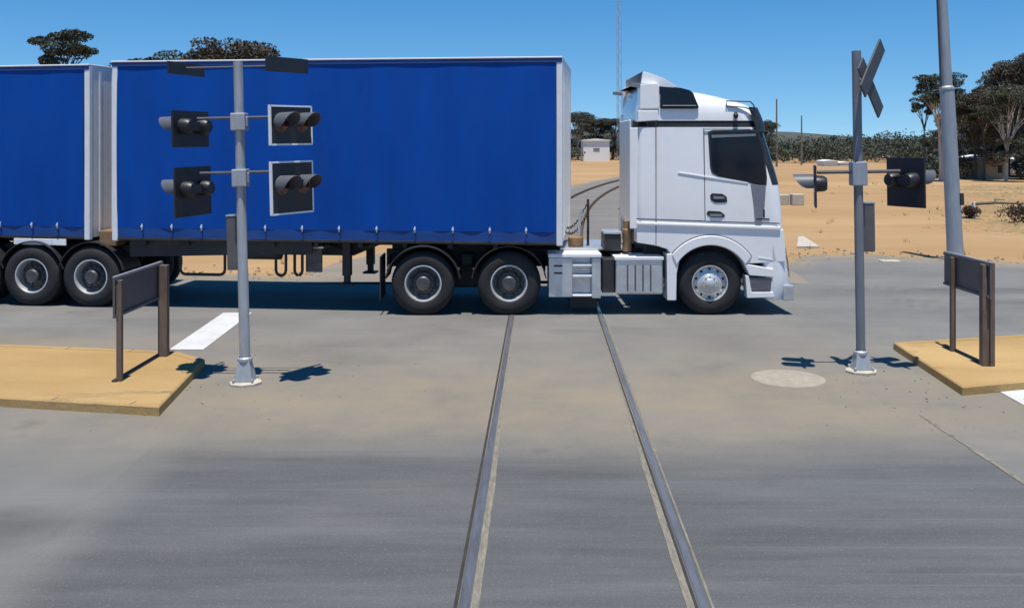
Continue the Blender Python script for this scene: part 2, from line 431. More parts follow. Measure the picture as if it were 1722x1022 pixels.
# far hill
hm = MB(); hx = [-1500+40*i for i in range(76)]
hr = random.Random(5)
prof = [9+5*math.sin(x*.004+1)+3*math.sin(x*.011)+1.5*math.sin(x*.031) for x in hx]
for x, p in zip(hx, prof):
    for dy, k in ((0, 0), (60, .55), (140, 1), (320, .5), (500, 0)): hm.v.append(Vector((x, 760+dy, p*k*1.0-.2)))
for i in range(len(hx)-1):
    for k in range(4):
        a = i*5+k; hm.f.append((a, a+5, a+6, a+1))
struct(hm, 'hill', 'hill', smooth=True, ang=180)

# traffic islands
def island(pts, label):
    root = thing('traffic_island', (pts[0][0], pts[0][1], 0), 0, label, 'traffic island', 'traffic islands either side of the crossing')
    ox, oy = pts[0]; q = [(x-ox, y-oy) for x, y in pts]; n = len(q)
    a = sum(q[i][0]*q[(i+1) % n][1]-q[(i+1) % n][0]*q[i][1] for i in range(n))
    if a < 0: q = q[::-1]
    cx = sum(p[0] for p in q)/n; cy = sum(p[1] for p in q)/n
    def inset(d):
        out = []
        for i in range(n):
            p0, p1, p2 = Vector(q[i-1]), Vector(q[i]), Vector(q[(i+1) % n])
            e1 = (p1-p0).normalized(); e2 = (p2-p1).normalized()
            n1 = Vector((-e1.y, e1.x)); n2 = Vector((-e2.y, e2.x)); bb = (n1+n2).normalized()
            out.append(p1+bb*(d/max(.3, bb.dot(n1))))
        return out
    o, i1 = [Vector(p) for p in q], inset(.13)
    k = MB(); vs = [(p.x, p.y, 0) for p in o]+[(p.x, p.y, .085) for p in inset(.004)]+[(p.x, p.y, .10) for p in inset(.02)]+[(p.x, p.y, .10) for p in i1]+[(p.x, p.y, 0) for p in i1]
    fs = []
    for L in range(4):
        for i in range(n): fs.append((L*n+i, L*n+(i+1) % n, (L+1)*n+(i+1) % n, (L+1)*n+i))
    k.add(vs, fs)
    j_ = k; nv = len(k.v)
    for i in range(n):
        A, B = Vector(q[i]), Vector(q[(i+1) % n]); L_ = (B-A).length; e = (B-A)/L_; nn = Vector((-e.y, e.x))
        for m_ in range(1, int(min(L_, 14)/.9)+1):
            c0 = A+e*(m_*.9-.3); w_ = .006
            j_.add([tuple(c0-e*w_+nn*.02)+(.1015,), tuple(c0+e*w_+nn*.02)+(.1015,), tuple(c0+e*w_+nn*.128)+(.1015,), tuple(c0-e*w_+nn*.128)+(.1015,)], [(0, 1, 2, 3)])
    k.build('kerb', 'island', root, m2='gap', from_=nv)
    t = MB(); t.add([(p.x, p.y, .096) for p in i1], [tuple(range(n))]); t.build('paving', 'island', root)
    return root
cl = [gp(-420, 655, .1), gp(0, 668, .1), gp(268, 683, .1), gp(345, 603, .1), gp(298, 590, .1), gp(0, 578, .1), gp(-420, 570, .1)]
il = island([(p.x, p.y) for p in cl], 'sandy raised traffic island carrying the board sign at left')
cr = [gp(1502, 575, .1), gp(1618, 650, .1), gp(1720, 641, .1), gp(2150, 620, .1), gp(2150, 545, .1), gp(1722, 562, .1)]
ir = island([(p.x, p.y) for p in cr], 'sandy raised traffic island carrying the board sign at right')

# ================================================================== VEHICLES
def make_wheel(kind, parent, x, y, z=.515, r=.515, flip=False):
    """wheel (its tyre) > rim, hub.  Outer face towards -y (or +y when flipped)."""
    s = -1 if flip else 1
    wdt = .30
    def pr(l): return [(a, s*b_) for a, b_ in l]
    t = MB().lathe(pr([(.292, .03), (.31, .012), (.36, .0), (.43, .002), (.475, .02), (.503, .045), (.513, .07), (.513, wdt-.07), (.503, wdt-.045), (.475, wdt-.02), (.36, wdt), (.30, wdt-.03)]), 56)
    # tread grooves: raised ribs broken round the circumference
    for j in range(60):
        a = 2*PI*j/60
        mt = Matrix.Rotation(-a, 4, 'Y')
        t.box(.508, .519, *(sorted((s*.055, s*(wdt-.055)))), -.017, .017, mt)
    o = t.build('wheel', 'tyre', parent, smooth=True, ang=30); o.location = (x, y, z)
    if kind == 'steer':
        rm_ = MB().lathe(pr([(.297, .03), (.292, .012), (.278, .012), (.272, .05), (.262, .08), (.22, .062), (.15, .035), (.148, .03)]), 48)
        for j in range(10):
            a = 2*PI*j/10; c = (.235*math.cos(a), s*.062, .235*math.sin(a))
            rm_.lathe(pr([(.0, -.012), (.018, -.012), (.022, .02)]), 8, c)
        nv = len(rm_.v)
        for j in range(10):
            a = 2*PI*(j+.5)/10; rm_.lathe(pr([(0, .058), (.024, .058)]), 10, (.228*math.cos(a), 0, .228*math.sin(a)))
        rm_.build('rim', 'rim', o, smooth=True, m2='darkmetal', from_=nv)
        hb = MB().lathe(pr([(.0, -.052), (.05, -.05), (.075, -.035), (.08, .01), (.13, .022), (.149, .036)]), 32)
        for j in range(10):
            a = 2*PI*(j+.5)/10; hb.lathe(pr([(0, .0), (.013, .0), (.015, .03)]), 6, (.112*math.cos(a), s*0, .112*math.sin(a)))
        hb.build('hub', 'rim', o, smooth=True)
    else:
        MB().lathe(pr([(.300, .032), (.300, .014), (.282, .012), (.272, .03), (.262, .13), (.252, .17)]), 48).build('rim', 'rim', o, smooth=True)
        hb = MB().lathe(pr([(.252, .168), (.20, .165), (.17, .12), (.135, .118), (.12, .115), (.115, .03), (.095, .012), (.0, .010)]), 40)
        for j in range(10):
            a = 2*PI*j/10; hb.lathe(pr([(0, .085), (.014, .085), (.016, .14)]), 6, (.158*math.cos(a), 0, .158*math.sin(a)))
        nv = len(hb.v)
        for j in range(8):
            a = 2*PI*(j+.5)/8; hb.lathe(pr([(0, .163), (.026, .163)]), 10, (.218*math.cos(a), 0, .218*math.sin(a)))
        hb.build('hub', 'hub', o, smooth=True, m2='darkmetal', from_=nv)
        t2 = MB().lathe(pr([(.30, .35), (.36, .33), (.475, .345), (.513, .40), (.513, .56), (.475, .62), (.36, .64), (.30, .61)]), 40)
        t2.build('inner_tyre', 'tyre', o, smooth=True)
    return o
W = 2.5
def arc(cx, cz, r, a0, a1, n=22): return [(cx+r*math.cos(R(a0+(a1-a0)*i/n)), cz+r*math.sin(R(a0+(a1-a0)*i/n))) for i in range(n+1)]

# ------------------------------------------------------------------ curtain trailers
def make_trailer(S, px_front, px_rear, length, label, wheels, buckles, py_top, lead):
    root = thing('curtain_trailer', (S.o.x, S.o.y, 0), S.th, label, 'truck trailer')
    xf = S(px_front, 100)[0]; xr = xf-length
    zt = S(px_front, py_top)[1]; zb = 1.20; zv = 1.36
    rr = random.Random(4)
    def cur(u, v):
        x = xr+.09+u*(xf-.09-xr-.09); z = zv+v*(zt-.10-zv)
        y = -.004+.010*math.sin(x*5.1+.6*math.sin(z*2))*(1-v*.6)*.6+.006*math.sin(x*11+z*1.3)*(1-v)-.018*math.sin(v*PI)
        return (x, y, z)
    MB().grid(cur, 150, 16).build('curtain', 'curtain', root, smooth=True, ang=180)
    MB().grid(lambda u, v: (xr+.09+u*(xf-xr-.18), W+.006, zv+v*(zt-.1-zv)), 4, 2).build('curtain', 'curtain', root)
    def val(u, v):
        x = xr+.09+u*(xf-xr-.18); z = zb+v*(zv-zb)
        return (x, .006*math.sin(x*9)*math.sin(x*2.3)*(1-v), z)
    MB().grid(val, 150, 4).build('curtain_skirt', 'curtain_low', root, smooth=True, ang=180)
    b = MB().box(xr, xf, -.02, .07, zt-.10, zt-.028); b.box(xr, xf, W-.07, W+.02, zt-.10, zt-.028)
    b.build('top_rail', 'curtain_low', root, bevel=.01)
    b = MB().box(xr-.01, xf+.01, -.03, W+.03, zt-.027, zt); b.build('roof', 'white_body', root, bevel=.008)
    b = MB().box(xf-.05, xf, .10, W-.10, zb-.02, zt-.03)
    for k in range(6): b.box(xf, xf+.012, .28+k*.36, .34+k*.36, zb+.05, zt-.12)
    b.build('front_bulkhead', 'white_body', root)
    for x0 in (xf-.09, xr):
        for y0 in (-.012, W-.088):
            MB().box(x0, x0+.10, y0, y0+.10, zb-.06, zt-.03).build('corner_post', 'white_body', root, bevel=.015)
    d = MB().box(xr+.03, xr+.06, .10, W-.10, zb, zt-.03); d.box(xr-.002, xr+.03, W/2-.02, W/2+.02, zb, zt-.03)
    d.build('rear_door', 'white_body', root)
    # floor, side coaming and chassis
    MB().box(xr+.1, xf-.06, .03, W-.03, zb-.055, zb+.03).build('floor', 'chassis', root)
    MB().box(xr, xf, -.006, .03, zb-.045, zb-.003).build('side_rail', 'chassis', root, bevel=.006)
    if lead:
        c = MB()
        xg = S(575, 400)[0]
        for y0 in (.70, 1.62):
            c.prism([(xf-.4, 1.14), (xf-.4, 1.05), (xg+.45, 1.05), (xg, .86), (xr-2.6, .86), (xr-2.6, 1.00), (xr, 1.14)], y0, y0+.16)
        for k in range(9): c.box(xr+.5+k*.75, xr+.58+k*.75, .05, W-.05, 1.07, 1.143)
        c.build('chassis', 'chassis', root, bevel=.008)
        MB().prism([(xg-.55, 1.14), (xg-.55, .95), (xr+.25, .86), (xr+.25, 1.14)], .12, .16).build('side_skirt', 'chassis', root)
        # landing legs
        for y0 in (.42, 1.95):
            g = MB().box(xg-.12, xg+.02, y0, y0+.13, .55, 1.14); g.box(xg-.10, xg, y0+.02, y0+.11, .42, .56)
            g.box(xg-.17, xg+.07, y0-.06, y0+.19, .39, .425); g.tube([(xg-.05, y0+.065, .95), (xg-.55, y0+.3, 1.1)], .025)
            g.build('landing_leg', 'chassis', root, bevel=.006)
        # under-run hoops
        def hoop(p0, p1, y=.25, top=1.1):
            xa, zl = S(p0, 480); xb, _ = S(p1, 480); r_ = .09; zl = .56
            pts = [(xa, y, top), (xa, y, zl+r_)]+[(xa+r_-r_*math.cos(a), y, zl+r_-r_*math.sin(a)) for a in (R(30), R(60))]+[(xa+r_, y, zl), (xb-r_, y, zl)]
            pts += [(xb-r_+r_*math.sin(a), y, zl+r_-r_*math.cos(a)) for a in (R(30), R(60))]+[(xb, y, zl+r_), (xb, y, top)]
            MB().tube(pts, .026, 8).build('guard_hoop', 'chassis', root, smooth=True)
        hoop(292, 368); hoop(455, 472); hoop(487, 500)
        x0, _ = S(504, 430); x1, _ = S(532, 430)
        g = MB(); g.box(x0, x1, .3, .34, .62, 1.02); g.build('battery_box', 'hub', root, bevel=.01)
        MB().box(x0-.02, x1+.03, .28, .7, 1.02, 1.06).build('box_shelf', 'alu', root, bevel=.005)
        # air tank
        MB().tube([(S(385, 420)[0], .5, .93), (S(455, 420)[0], .5, .93)], .13, 16).build('air_tank', 'chassis', root, smooth=True)
        # turntable and rear slide under the second trailer
        MB().prism([(xr+.2, 1.02), (xr+.2, .9), (xr-2.2, .9), (xr-2.2, 1.03)], .4, 2.1).build('coupling_deck', 'chassis', root)
        xd = S(180, 380)[0]
        MB().box(xr-.32, xr-.02, .15, 1.5, 1.03, 1.30).build('hose_box', 'brown', root, bevel=.02)
    else:
        c = MB()
        for y0 in (.70, 1.62): c.box(xr+.2, xf-.5, y0, y0+.16, 1.02, 1.143)
        c.build('chassis', 'chassis', root)
        for k in range(2):
            x0 = xf-.1-[1.35, .62][k]
            MB().box(x0, x0+[.75, .28][k], -.01, .02, zb-.16, zb-.052).build('marker_board', 'signwhite', root, bevel=.006)
    for i, px in enumerate(buckles):
        x, z = S(px, 371)
        q = MB().box(x-.011, x+.011, -.034, -.012, zv-.03, zv+.07); q.box(x-.018, x+.018, -.044, -.03, zv+.01, zv+.045)
        bk = q.build('buckle', 'buckle', root, bevel=.004)
        MB().box(x-.012, x+.012, -.024, -.010, zb+.0, zv-.03).build('strap', 'curtain_low', bk)
    xs_ = []
    for px in wheels:
        x = S(px, 470)[0]; xs_.append(x)
        make_wheel('dual', root, x, .03); make_wheel('dual', root, x, W-.03, flip=True)
        MB().tube([(x, .3, .515), (x, W-.3, .515)], .07, 12).build('axle', 'chassis', root, smooth=True)
        MB().band(arc(x, .515, .60, 12, 168), arc(x, .515, .585, 12, 168), .03, .66).build('mudguard', 'black', root, smooth=True)
    return root, xs_
S1 = Side(945, 15.45, -6.5)
lead, _ = make_trailer(S1, 945, 195, 7.62, 'blue curtain sided lead trailer coupled behind the white truck', [150, 50, -50],
                       [240, 290, 340, 447, 509, 571, 634, 698, 762, 824, 885], 95, True)
S2 = Side(150, 16.42, -11)
rear, _ = make_trailer(S2, 150, -500, 12.0, 'blue curtain sided rear trailer cut off by the left edge', [-560, -690],
                       [-60, 0+2, 55, 98], 108, False)

# ------------------------------------------------------------------ prime mover
S3 = Side(861, 15.58, .5)
tr = thing('semi_truck', (S3.o.x, S3.o.y, 0), S3.th, 'white sleeper cab semi truck crossing the railway', 'truck')
sx = lambda px: S3(px, 300)[0]
sz = lambda py: S3(1195, py)[1]
P = lambda px, py: (sx(px), sz(py))
def ring(z, x0, x1, hw, rf, rb, n=7):
    yc = W/2; pts = []
    for cx_, cy_, r_, a0 in ((x1-rf, yc-hw+rf, rf, -90), (x1-rf, yc+hw-rf, rf, 0), (x0+rb, yc+hw-rb, rb, 90), (x0+rb, yc-hw+rb, rb, 180)):
        for i in range(n+1):
            a = R(a0+90*i/n); pts.append((cx_+r_*math.cos(a), cy_+r_*math.sin(a), z))
    return pts
def loft(mb, rings, closed=True, cap=(True, True), idx=None):
    k = len(mb.v); n = len(rings[0])
    for r_ in rings: mb.v += [Vector(p) for p in r_]
    for L in range(len(rings)-1):
        for i in (range(n) if closed else range(n-1)):
            a = k+L*n+i; b_ = k+L*n+(i+1) % n; mb.f.append((a, b_, b_+n, a+n))
    if cap[0]: mb.f.append(tuple(k+i for i in range(n))[::-1])
    if cap[1]: mb.f.append(tuple(k+(len(rings)-1)*n+i for i in range(n)))
    return mb
# (row, rear px, front px, half width, front radius)
LV = [(384, 1072, 1321, 1.245, .20), (372, 1071, 1321, 1.25, .22), (340, 1071, 1319, 1.25, .26), (312, 1071, 1316, 1.25, .28), (285, 1072, 1309, 1.245, .30),
      (260, 1072, 1302, 1.24, .32), (235, 1073, 1295, 1.235, .33), (214, 1073, 1289, 1.23, .34)]
def front_at(py):
    for a, b_ in zip(LV, LV[1:]):
        if b_[0] <= py <= a[0]:
            t = (a[0]-py)/(a[0]-b_[0]); return [a[i]+(b_[i]-a[i])*t for i in range(5)]
    return LV[-1] if py < 214 else LV[0]
def rg(l, off=0): return ring(sz(l[0]), sx(l[1])-off, sx(l[2])+off, l[3]+off, l[4]+off, .10)
loft(MB(), [rg(l) for l in LV]).build('cab', 'white', tr, smooth=True, ang=40)
# roof shell
RV = [(203, 1074, 1285, 1.225, .36), (192, 1074, 1283, 1.225, .38), (183, 1075, 1278, 1.215, .42), (175, 1076, 1266, 1.20, .46), (168, 1077, 1246, 1.17, .50), (161, 1078, 1222, 1.13, .52),
      (155, 1079, 1196, 1.08, .52), (149, 1080, 1160, 1.02, .5), (144, 1082, 1128, .95, .45), (141, 1086, 1110, .88, .4)]
loft(MB(), [rg(l) for l in RV]).build('roof', 'white', tr, smooth=True, ang=60)
loft(MB(), [rg((214, 1090, 1289, 1.23, .34), -.012), rg((203, 1090, 1285, 1.225, .36), -.012)]).build('roof_band', 'black', tr, smooth=True)
# windscreen wraps the front corners
def front_strip(rows, off, i0, i1, name, m):
    rings = [rg(front_at(r_), off)[i0:i1] for r_ in rows]
    return loft(MB(), rings, closed=False, cap=(False, False)).build(name, m, tr, smooth=True, ang=60)
front_strip([311, 290, 270, 250, 230, 215], .004, 2, 14, 'windscreen_frame', 'black')
front_strip([309, 290, 270, 250, 230, 217], .009, 4, 12, 'windscreen', 'glass')
# sun visor
vr = [ring(sz(r_), sx(1120), sx(f_)+o_, 1.235+o_, .38+o_, .1)[2:14] for r_, f_, o_ in ((222, 1292, .05), (212, 1290, .055), (196, 1285, .05), (180, 1280, .03))]
loft(MB(), vr, closed=False, cap=(False, False)).build('sun_visor', 'black', tr, smooth=True)
# roof air deflector
g = MB().prism([P(1080, 139), P(1083, 120), P(1090, 121), P(1118, 131), P(1142, 146), P(1130, 148), P(1100, 143)], .12, .18)
g.prism([P(1080, 139), P(1083, 120), P(1090, 121), P(1118, 131), P(1142, 146), P(1130, 148), P(1100, 143)], W-.18, W-.12)
g.add([(sx(1083), .15, sz(119.5)), (sx(1083), W-.15, sz(119.5)), (sx(1118), W-.15, sz(130)), (sx(1118), .15, sz(130)), (sx(1143), W-.15, sz(146)), (sx(1143), .15, sz(146))], [(0, 1, 2, 3), (3, 2, 4, 5)])
g.build('air_deflector', 'white', tr, bevel=.006)
for sy in (.0, W-.03): MB().prism([P(1060, 140), P(1104, 140), P(1104, 144), P(1076, 148), P(1060, 146)], sy, sy+.03).build('deflector_lip', 'trim', tr, bevel=.005)
# corner fairing blocks and high side glass
for y0, y1 in ((-.006, .30), (W-.30, W+.006)):
    MB().prism([P(1076, 141), P(1106, 139), P(1109, 146), P(1109, 182), P(1106, 184), P(1076, 184)], y0, y1).build('roof_fairing', 'white', tr, bevel=.02, seg=3)
    MB().prism([P(1073, 186), P(1107, 186), P(1107, 203), P(1073, 205)], y0, y1).build('fairing_block', 'white', tr, bevel=.012)
hw_pts = [(1110, 146), (1145, 148), (1160, 152), (1166, 157), (1175, 180), (1174, 183), (1112, 183), (1110, 180)]
MB().prism([P(*p) for p in hw_pts], -.012, .30).build('high_side_window', 'glass', tr, bevel=.012)
MB().tube([(*P(1114, 178)[:1], -.016, P(1114, 178)[1]), (P(1170, 178)[0], -.016, P(1170, 178)[1])], .008, 6).build('window_bar', 'trim', tr)
# side panels: rear fairing, door window, gaps, handles
for side in (0, 1):
    def yy(a, b_): return (a, b_) if side == 0 else (W-b_, W-a)
    win = [(1194, 226), (1200, 223), (1268, 222), (1274, 226), (1282, 252), (1287, 300), (1286, 309), (1276, 309), (1255, 303), (1208, 294), (1200, 288), (1197, 278)]
    rub = [(1191, 222), (1198, 219), (1270, 218), (1277, 223), (1285, 250), (1290, 300), (1289, 312), (1275, 312), (1254, 306), (1207, 297), (1197, 291), (1194, 280)]
    MB().prism([P(*p) for p in rub], *yy(-.004, .05)).build('window_seal', 'black', tr, bevel=.004)
    MB().prism([P(*p) for p in win], *yy(-.008, .03)).build('door_window', 'glass', tr)
    MB().prism([P(1196, 227), P(1270, 225), P(1271, 229), P(1197, 232)], *yy(-.012, -.0075)).build('window_channel', 'trim', tr)
    MB().prism([P(1262, 309), P(1288, 313), P(1286, 345), P(1279, 384), P(1270, 384), P(1267, 345)], *yy(-.006, .02)).build('door_grey_patch', 'trim', tr, bevel=.004)  # plain grey patch on the door skin below the window's front corner
    gp_ = MB()
    for a, b_ in (((1102.5, 204), (1102.5, 411)), ((1183, 216), (1185, 371))):
        gp_.prism([P(a[0], a[1]), P(a[0]+1.3, a[1]), P(b_[0]+1.3, b_[1]), P(b_[0], b_[1])], *yy(-.0025, .01))
    gp_.prism([P(1185, 371.5), P(1311, 375), P(1311, 376.8), P(1185, 373)], *yy(-.0035, .01))
    gp_.prism([P(1070, 367), P(1185, 371), P(1185, 372.6), P(1070, 368.6)], *yy(-.0035, .01))
    gp_.prism([P(1185, 217), P(1262, 217), P(1262, 218), P(1185, 218)], *yy(-.0035, .01))
    gp_.build('door_gap', 'gap', tr)
    for (x0, x1, y0, y1) in ((1194, 1223, 325, 341), (1188, 1219, 354.5, 366)):
        h_ = MB().prism([P(x0, y0+4), P(x0+3, y0), P(x1-8, y0+1), P(x1-1, y0+6), P(x1, y1-2), P(x1-4, y1), P(x0+8, y1), P(x0+1, y1-5)], *yy(-.008, .02))
        h_.build('door_handle', 'black', tr, bevel=.004)
        MB().prism([P(x0+5, y0+5), P(x1-5, y0+6), P(x1-5, y0+10), P(x0+6, y0+10)], *yy(-.016, -.006)).build('handle_grip', 'trim', tr, bevel=.003)
    MB().prism([P(1140, 290), P(1185, 296), P(1258, 307), P(1258, 309), P(1185, 298.4), P(1140, 290.6)], *yy(-.009, .02)).build('side_crease', 'white', tr, bevel=.005)
    MB().prism([P(1071, 373), P(1185, 377), P(1312, 381), P(1312, 387), P(1185, 382), P(1071, 378)], *yy(-.028, .05)).build('sill_moulding', 'white', tr, bevel=.012)
    b_ = MB().prism([P(1283, 352), P(1286, 352), P(1286, 366), P(1283, 366)], *yy(-.008, .01)); b_.prism([P(1272, 367), P(1294, 367.5), P(1294, 369.5), P(1272, 369)], *yy(-.008, .01))
    b_.build('badge', 'black', tr)
    # lower body with wheel arch
    wc = P(1195, 479)
    rarch = .64
    low = [P(1071, 377), P(1318, 386), P(1321, 420), P(1321, 440)]
    low += [(wc[0]+rarch*math.cos(R(a)), wc[1]+rarch*math.sin(R(a))) for a in range(32, 149, 5)]
    low += [P(1122, 419), P(1103, 413), P(1071, 408)]
    MB().prism(low, *yy(.0, .34)).build('lower_panel', 'white', tr, bevel=.01)
    MB().band(arc(wc[0], wc[1], .80, 35, 142), arc(wc[0], wc[1], .645, 30, 150), *yy(-.03, .30)).build('wheel_arch', 'white', tr, smooth=True, bevel=.012)
    MB().band(arc(wc[0], wc[1], .815, 35, 142), arc(wc[0], wc[1], .803, 35, 142), *yy(-.010, .30)).build('arch_gap', 'gap', tr)
    MB().prism([P(1121, 427), P(1148, 424), P(1142, 440), P(1138, 460), P(1137, 505), P(1122, 505)], *yy(-.012, .40)).build('mudguard', 'white', tr, bevel=.012)
    # bumper corner with lamp
    MB().prism([P(1250, 443), P(1300, 452), P(1300, 466), P(1260, 463)], *yy(-.02, .25)).build('step_panel', 'white', tr, bevel=.012)
    MB().prism([P(1258, 466), P(1298, 467), P(1296, 490), P(1264, 490)], *yy(-.004, .2)).build('side_step', 'lampglass', tr, bevel=.008)
    MB().prism([P(1253, 462), P(1259, 464), P(1264, 491), P(1300, 491), P(1302, 500), P(1256, 501)], *yy(-.014, .2)).build('bumper_sill', 'white', tr, bevel=.01)
    MB().prism([P(1275, 432), P(1300, 436), P(1300, 438), P(1275, 434)], *yy(-.006, .1)).build('bumper_crease', 'white', tr)
# front lower face and bumper
fb = [(505, 1290, 1328, 1.22, .24), (490, 1288, 1332, 1.245, .26), (470, 1286, 1334, 1.25, .26), (440, 1286, 1331, 1.25, .25), (415, 1286, 1326, 1.25, .24), (386, 1286, 1322, 1.248, .22)]
loft(MB(), [rg(l) for l in fb]).build('bumper', 'white', tr, smooth=True, ang=40)
gr_rings = [rg(l, .006)[5:11] for l in ((468, 1286, 1334, 1.25, .26), (440, 1286, 1331, 1.25, .25), (418, 1286, 1326.5, 1.25, .24))]
loft(MB(), gr_rings, closed=False, cap=(False, False)).build('grille', 'black', tr, smooth=True)
MB().box(sx(1318), sx(1336), .02, .30, sz(506), sz(480)).build('bumper_corner', 'alu', tr, bevel=.02)
MB().box(sx(1318), sx(1336), W-.30, W-.02, sz(506), sz(480)).build('bumper_corner', 'alu', tr, bevel=.02)
for s_ in (0, 1):
    rl = [rg(l, .008)[(4 if s_ == 0 else 9):(7 if s_ == 0 else 12)] for l in ((452, 1286, 1332, 1.25, .25), (430, 1286, 1329, 1.25, .25))]
    loft(MB(), rl, closed=False, cap=(False, False)).build('headlight', 'lampglass', tr, smooth=True)
# roof rail loop, side marker, wipers, far mirror
lp = [P(1222, 180), P(1222, 170), P(1262, 171), P(1268, 177), P(1270, 188)]
MB().tube([(p[0], .02, p[1]) for p in lp], .012, 6).build('roof_rail', 'black', tr)
MB().tube([(p[0], .02, p[1]) for p in (P(1224, 178.5), P(1255, 181), P(1266, 187))], .010, 6).build('roof_rail', 'black', tr)
g = MB().lathe([(0, -.03), (.03, -.02), (.045, .03), (.02, .08), (0, .085)], 12, (sx(1237), -.012, sz(197)), 'z'); g.tube([(sx(1237), .0, sz(201)), (sx(1238), -.01, sz(212))], .008, 6)
g.build('marker_lamp', 'black', tr, smooth=True)
g = MB(); g.tube([(sx(1286), W+.02, sz(213)), (sx(1302), W+.30, sz(214))], .02, 8); g.box(sx(1298), sx(1313), W+.16, W+.44, sz(345), sz(240)); g.build('far_mirror', 'black', tr, bevel=.03)
MB().tube([(sx(1285), .5, sz(205)), (sx(1298), .45, sz(212)), (sx(1306), .45, sz(219))], .012, 6).build('mirror_arm', 'black', tr)
# back wall details
g = MB()
for py in (287, 358): g.box(sx(1068), sx(1072.4), .12, .34, sz(py+2), sz(py-2)); g.box(sx(1066), sx(1072.4), .2, .26, sz(py+6), sz(py))
g.build('wall_bracket', 'black', tr)
MB().box(sx(1066), sx(1072), .55, 1.95, sz(372), sz(200)).build('back_panel', 'white_body', tr, bevel=.015)
MB().box(sx(1060), sx(1074), .05, .09, sz(385), sz(215)).build('side_fairing', 'white', tr, bevel=.01)
# chassis
g = MB()
for y0 in (.80, 1.62): g.box(sx(640), sx(1290), y0, y0+.08, .70, 1.0)
for px in (660, 780, 900, 1010, 1110): g.box(sx(px), sx(px)+.1, .88, 1.62, .74, .96)
g.build('chassis', 'chassis', tr, bevel=.006)
MB().box(sx(1090), sx(1285), .42, 2.08, .55, sz(405)).build('engine_bay', 'chassis', tr)
MB().box(sx(945), sx(1060), .55, 1.95, 1.003, 1.04).build('deck_plate', 'alu', tr, bevel=.005)
g = MB().prism([(sx(740), 1.003), (sx(860), 1.003), (sx(845), 1.13), (sx(755), 1.13)], .75, 1.75); g.build('fifth_wheel', 'chassis', tr)
# tanks, steps
def side_box(x0, x1, y0, y1, name, m):
    return MB().box(sx(x0), sx(x1), .05, .62, sz(y1), sz(y0)).build(name, m, tr, bevel=.035, seg=4)
tk = side_box(1036, 1116, 434, 496, 'fuel_tank', 'alu')
g = MB()
for px in (1055, 1068, 1081, 1094): g.box(sx(px), sx(px)+.02, .038, .06, sz(490), sz(446))
g.build('tank_rib', 'gap', tk)
MB().box(sx(1034), sx(1117), .03, .62, sz(438), sz(432)).build('tank_cover', 'signwhite', tk, bevel=.01)
MB().box(sx(1014), sx(1035), .12, .62, sz(494), sz(436)).build('filter_housing', 'black', tr, bevel=.02)
MB().box(sx(1010), sx(1038), .05, .3, sz(498), sz(494)).build('tank_bracket', 'alu', tr)
st = MB()
x0, x1, x2, x3 = sx(923), sx(963), sx(996), sx(1011)
st.box(x0, x1, .05, .6, sz(500), sz(434)); st.box(x2, x3, .05, .6, sz(502), sz(434)); st.box(x1, x2, .22, .6, sz(500), sz(434))
sto = st.build('step_box', 'alu', tr, bevel=.012)
MB().box(sx(922), sx(1012), .03, .62, sz(433.5), sz(427)).build('box_lid', 'signwhite', sto, bevel=.012)
for py in (445, 463, 496): MB().box(x1+.004, x2-.004, .04, .218, sz(py+3), sz(py)).build('step_tread', 'signwhite', sto, bevel=.004)
g = MB()
for py in (446, 458): g.box(sx(932), sx(946), .042, .05, sz(py+3), sz(py))
g.build('box_latch', 'gap', sto)
g = MB().box(sx(960), sx(1008), .3, .6, sz(524), sz(502)); g.build('tank_mount', 'chassis', tr, bevel=.01)
# behind the cab
MB().box(sx(1020), sx(1049), .35, .9, sz(426), sz(396)).build('air_cleaner', 'black', tr, bevel=.02)
MB().box(sx(1019), sx(1050), .33, .92, sz(396.5), sz(393)).build('cleaner_lid', 'alu', tr, bevel=.008)
MB().lathe([(0, 0), (.075, 0), (.08, .02), (.07, .18), (.08, .20), (.08, .36), (.06, .38), (.06, .5), (0, .5)], 20, (sx(1060), .42, sz(427)), 'z').build('canister', 'brown', tr, smooth=True)
MB().lathe([(0, 0), (.12, 0), (.13, .02), (.13, .17), (.10, .2), (0, .2)], 20, (sx(974), .75, sz(424)), 'z').build('canister', 'brown', tr, smooth=True)
MB().tube([(sx(997), .9, 1.04), (sx(997), .9, sz(340))], .022, 8).build('hose_mast', 'chassis', tr)
for k in range(2):
    pts = []
    xa, xb = sx(952), sx(997); y_ = .8+.1*k; n_ = 90
    for i in range(n_+1):
        t = i/n_; a = t*2*PI*11
        pts.append((xa+(xb-xa)*t+.01*math.cos(a)*.3, y_+.018*math.cos(a), sz(395-6*k)-(.35)*math.sin(PI*t)*.55*(1-t*.4)+.018*math.sin(a)+(.30+.12*k)*t))
    MB().tube(pts, .010, 5).build('air_hose', 'black', tr, smooth=True)
MB().tube([(sx(978), .7, 1.04), (sx(981), .7, sz(372)), (sx(985), .7, sz(355))], .028, 8).build('grab_pole', 'alu', tr, smooth=True)
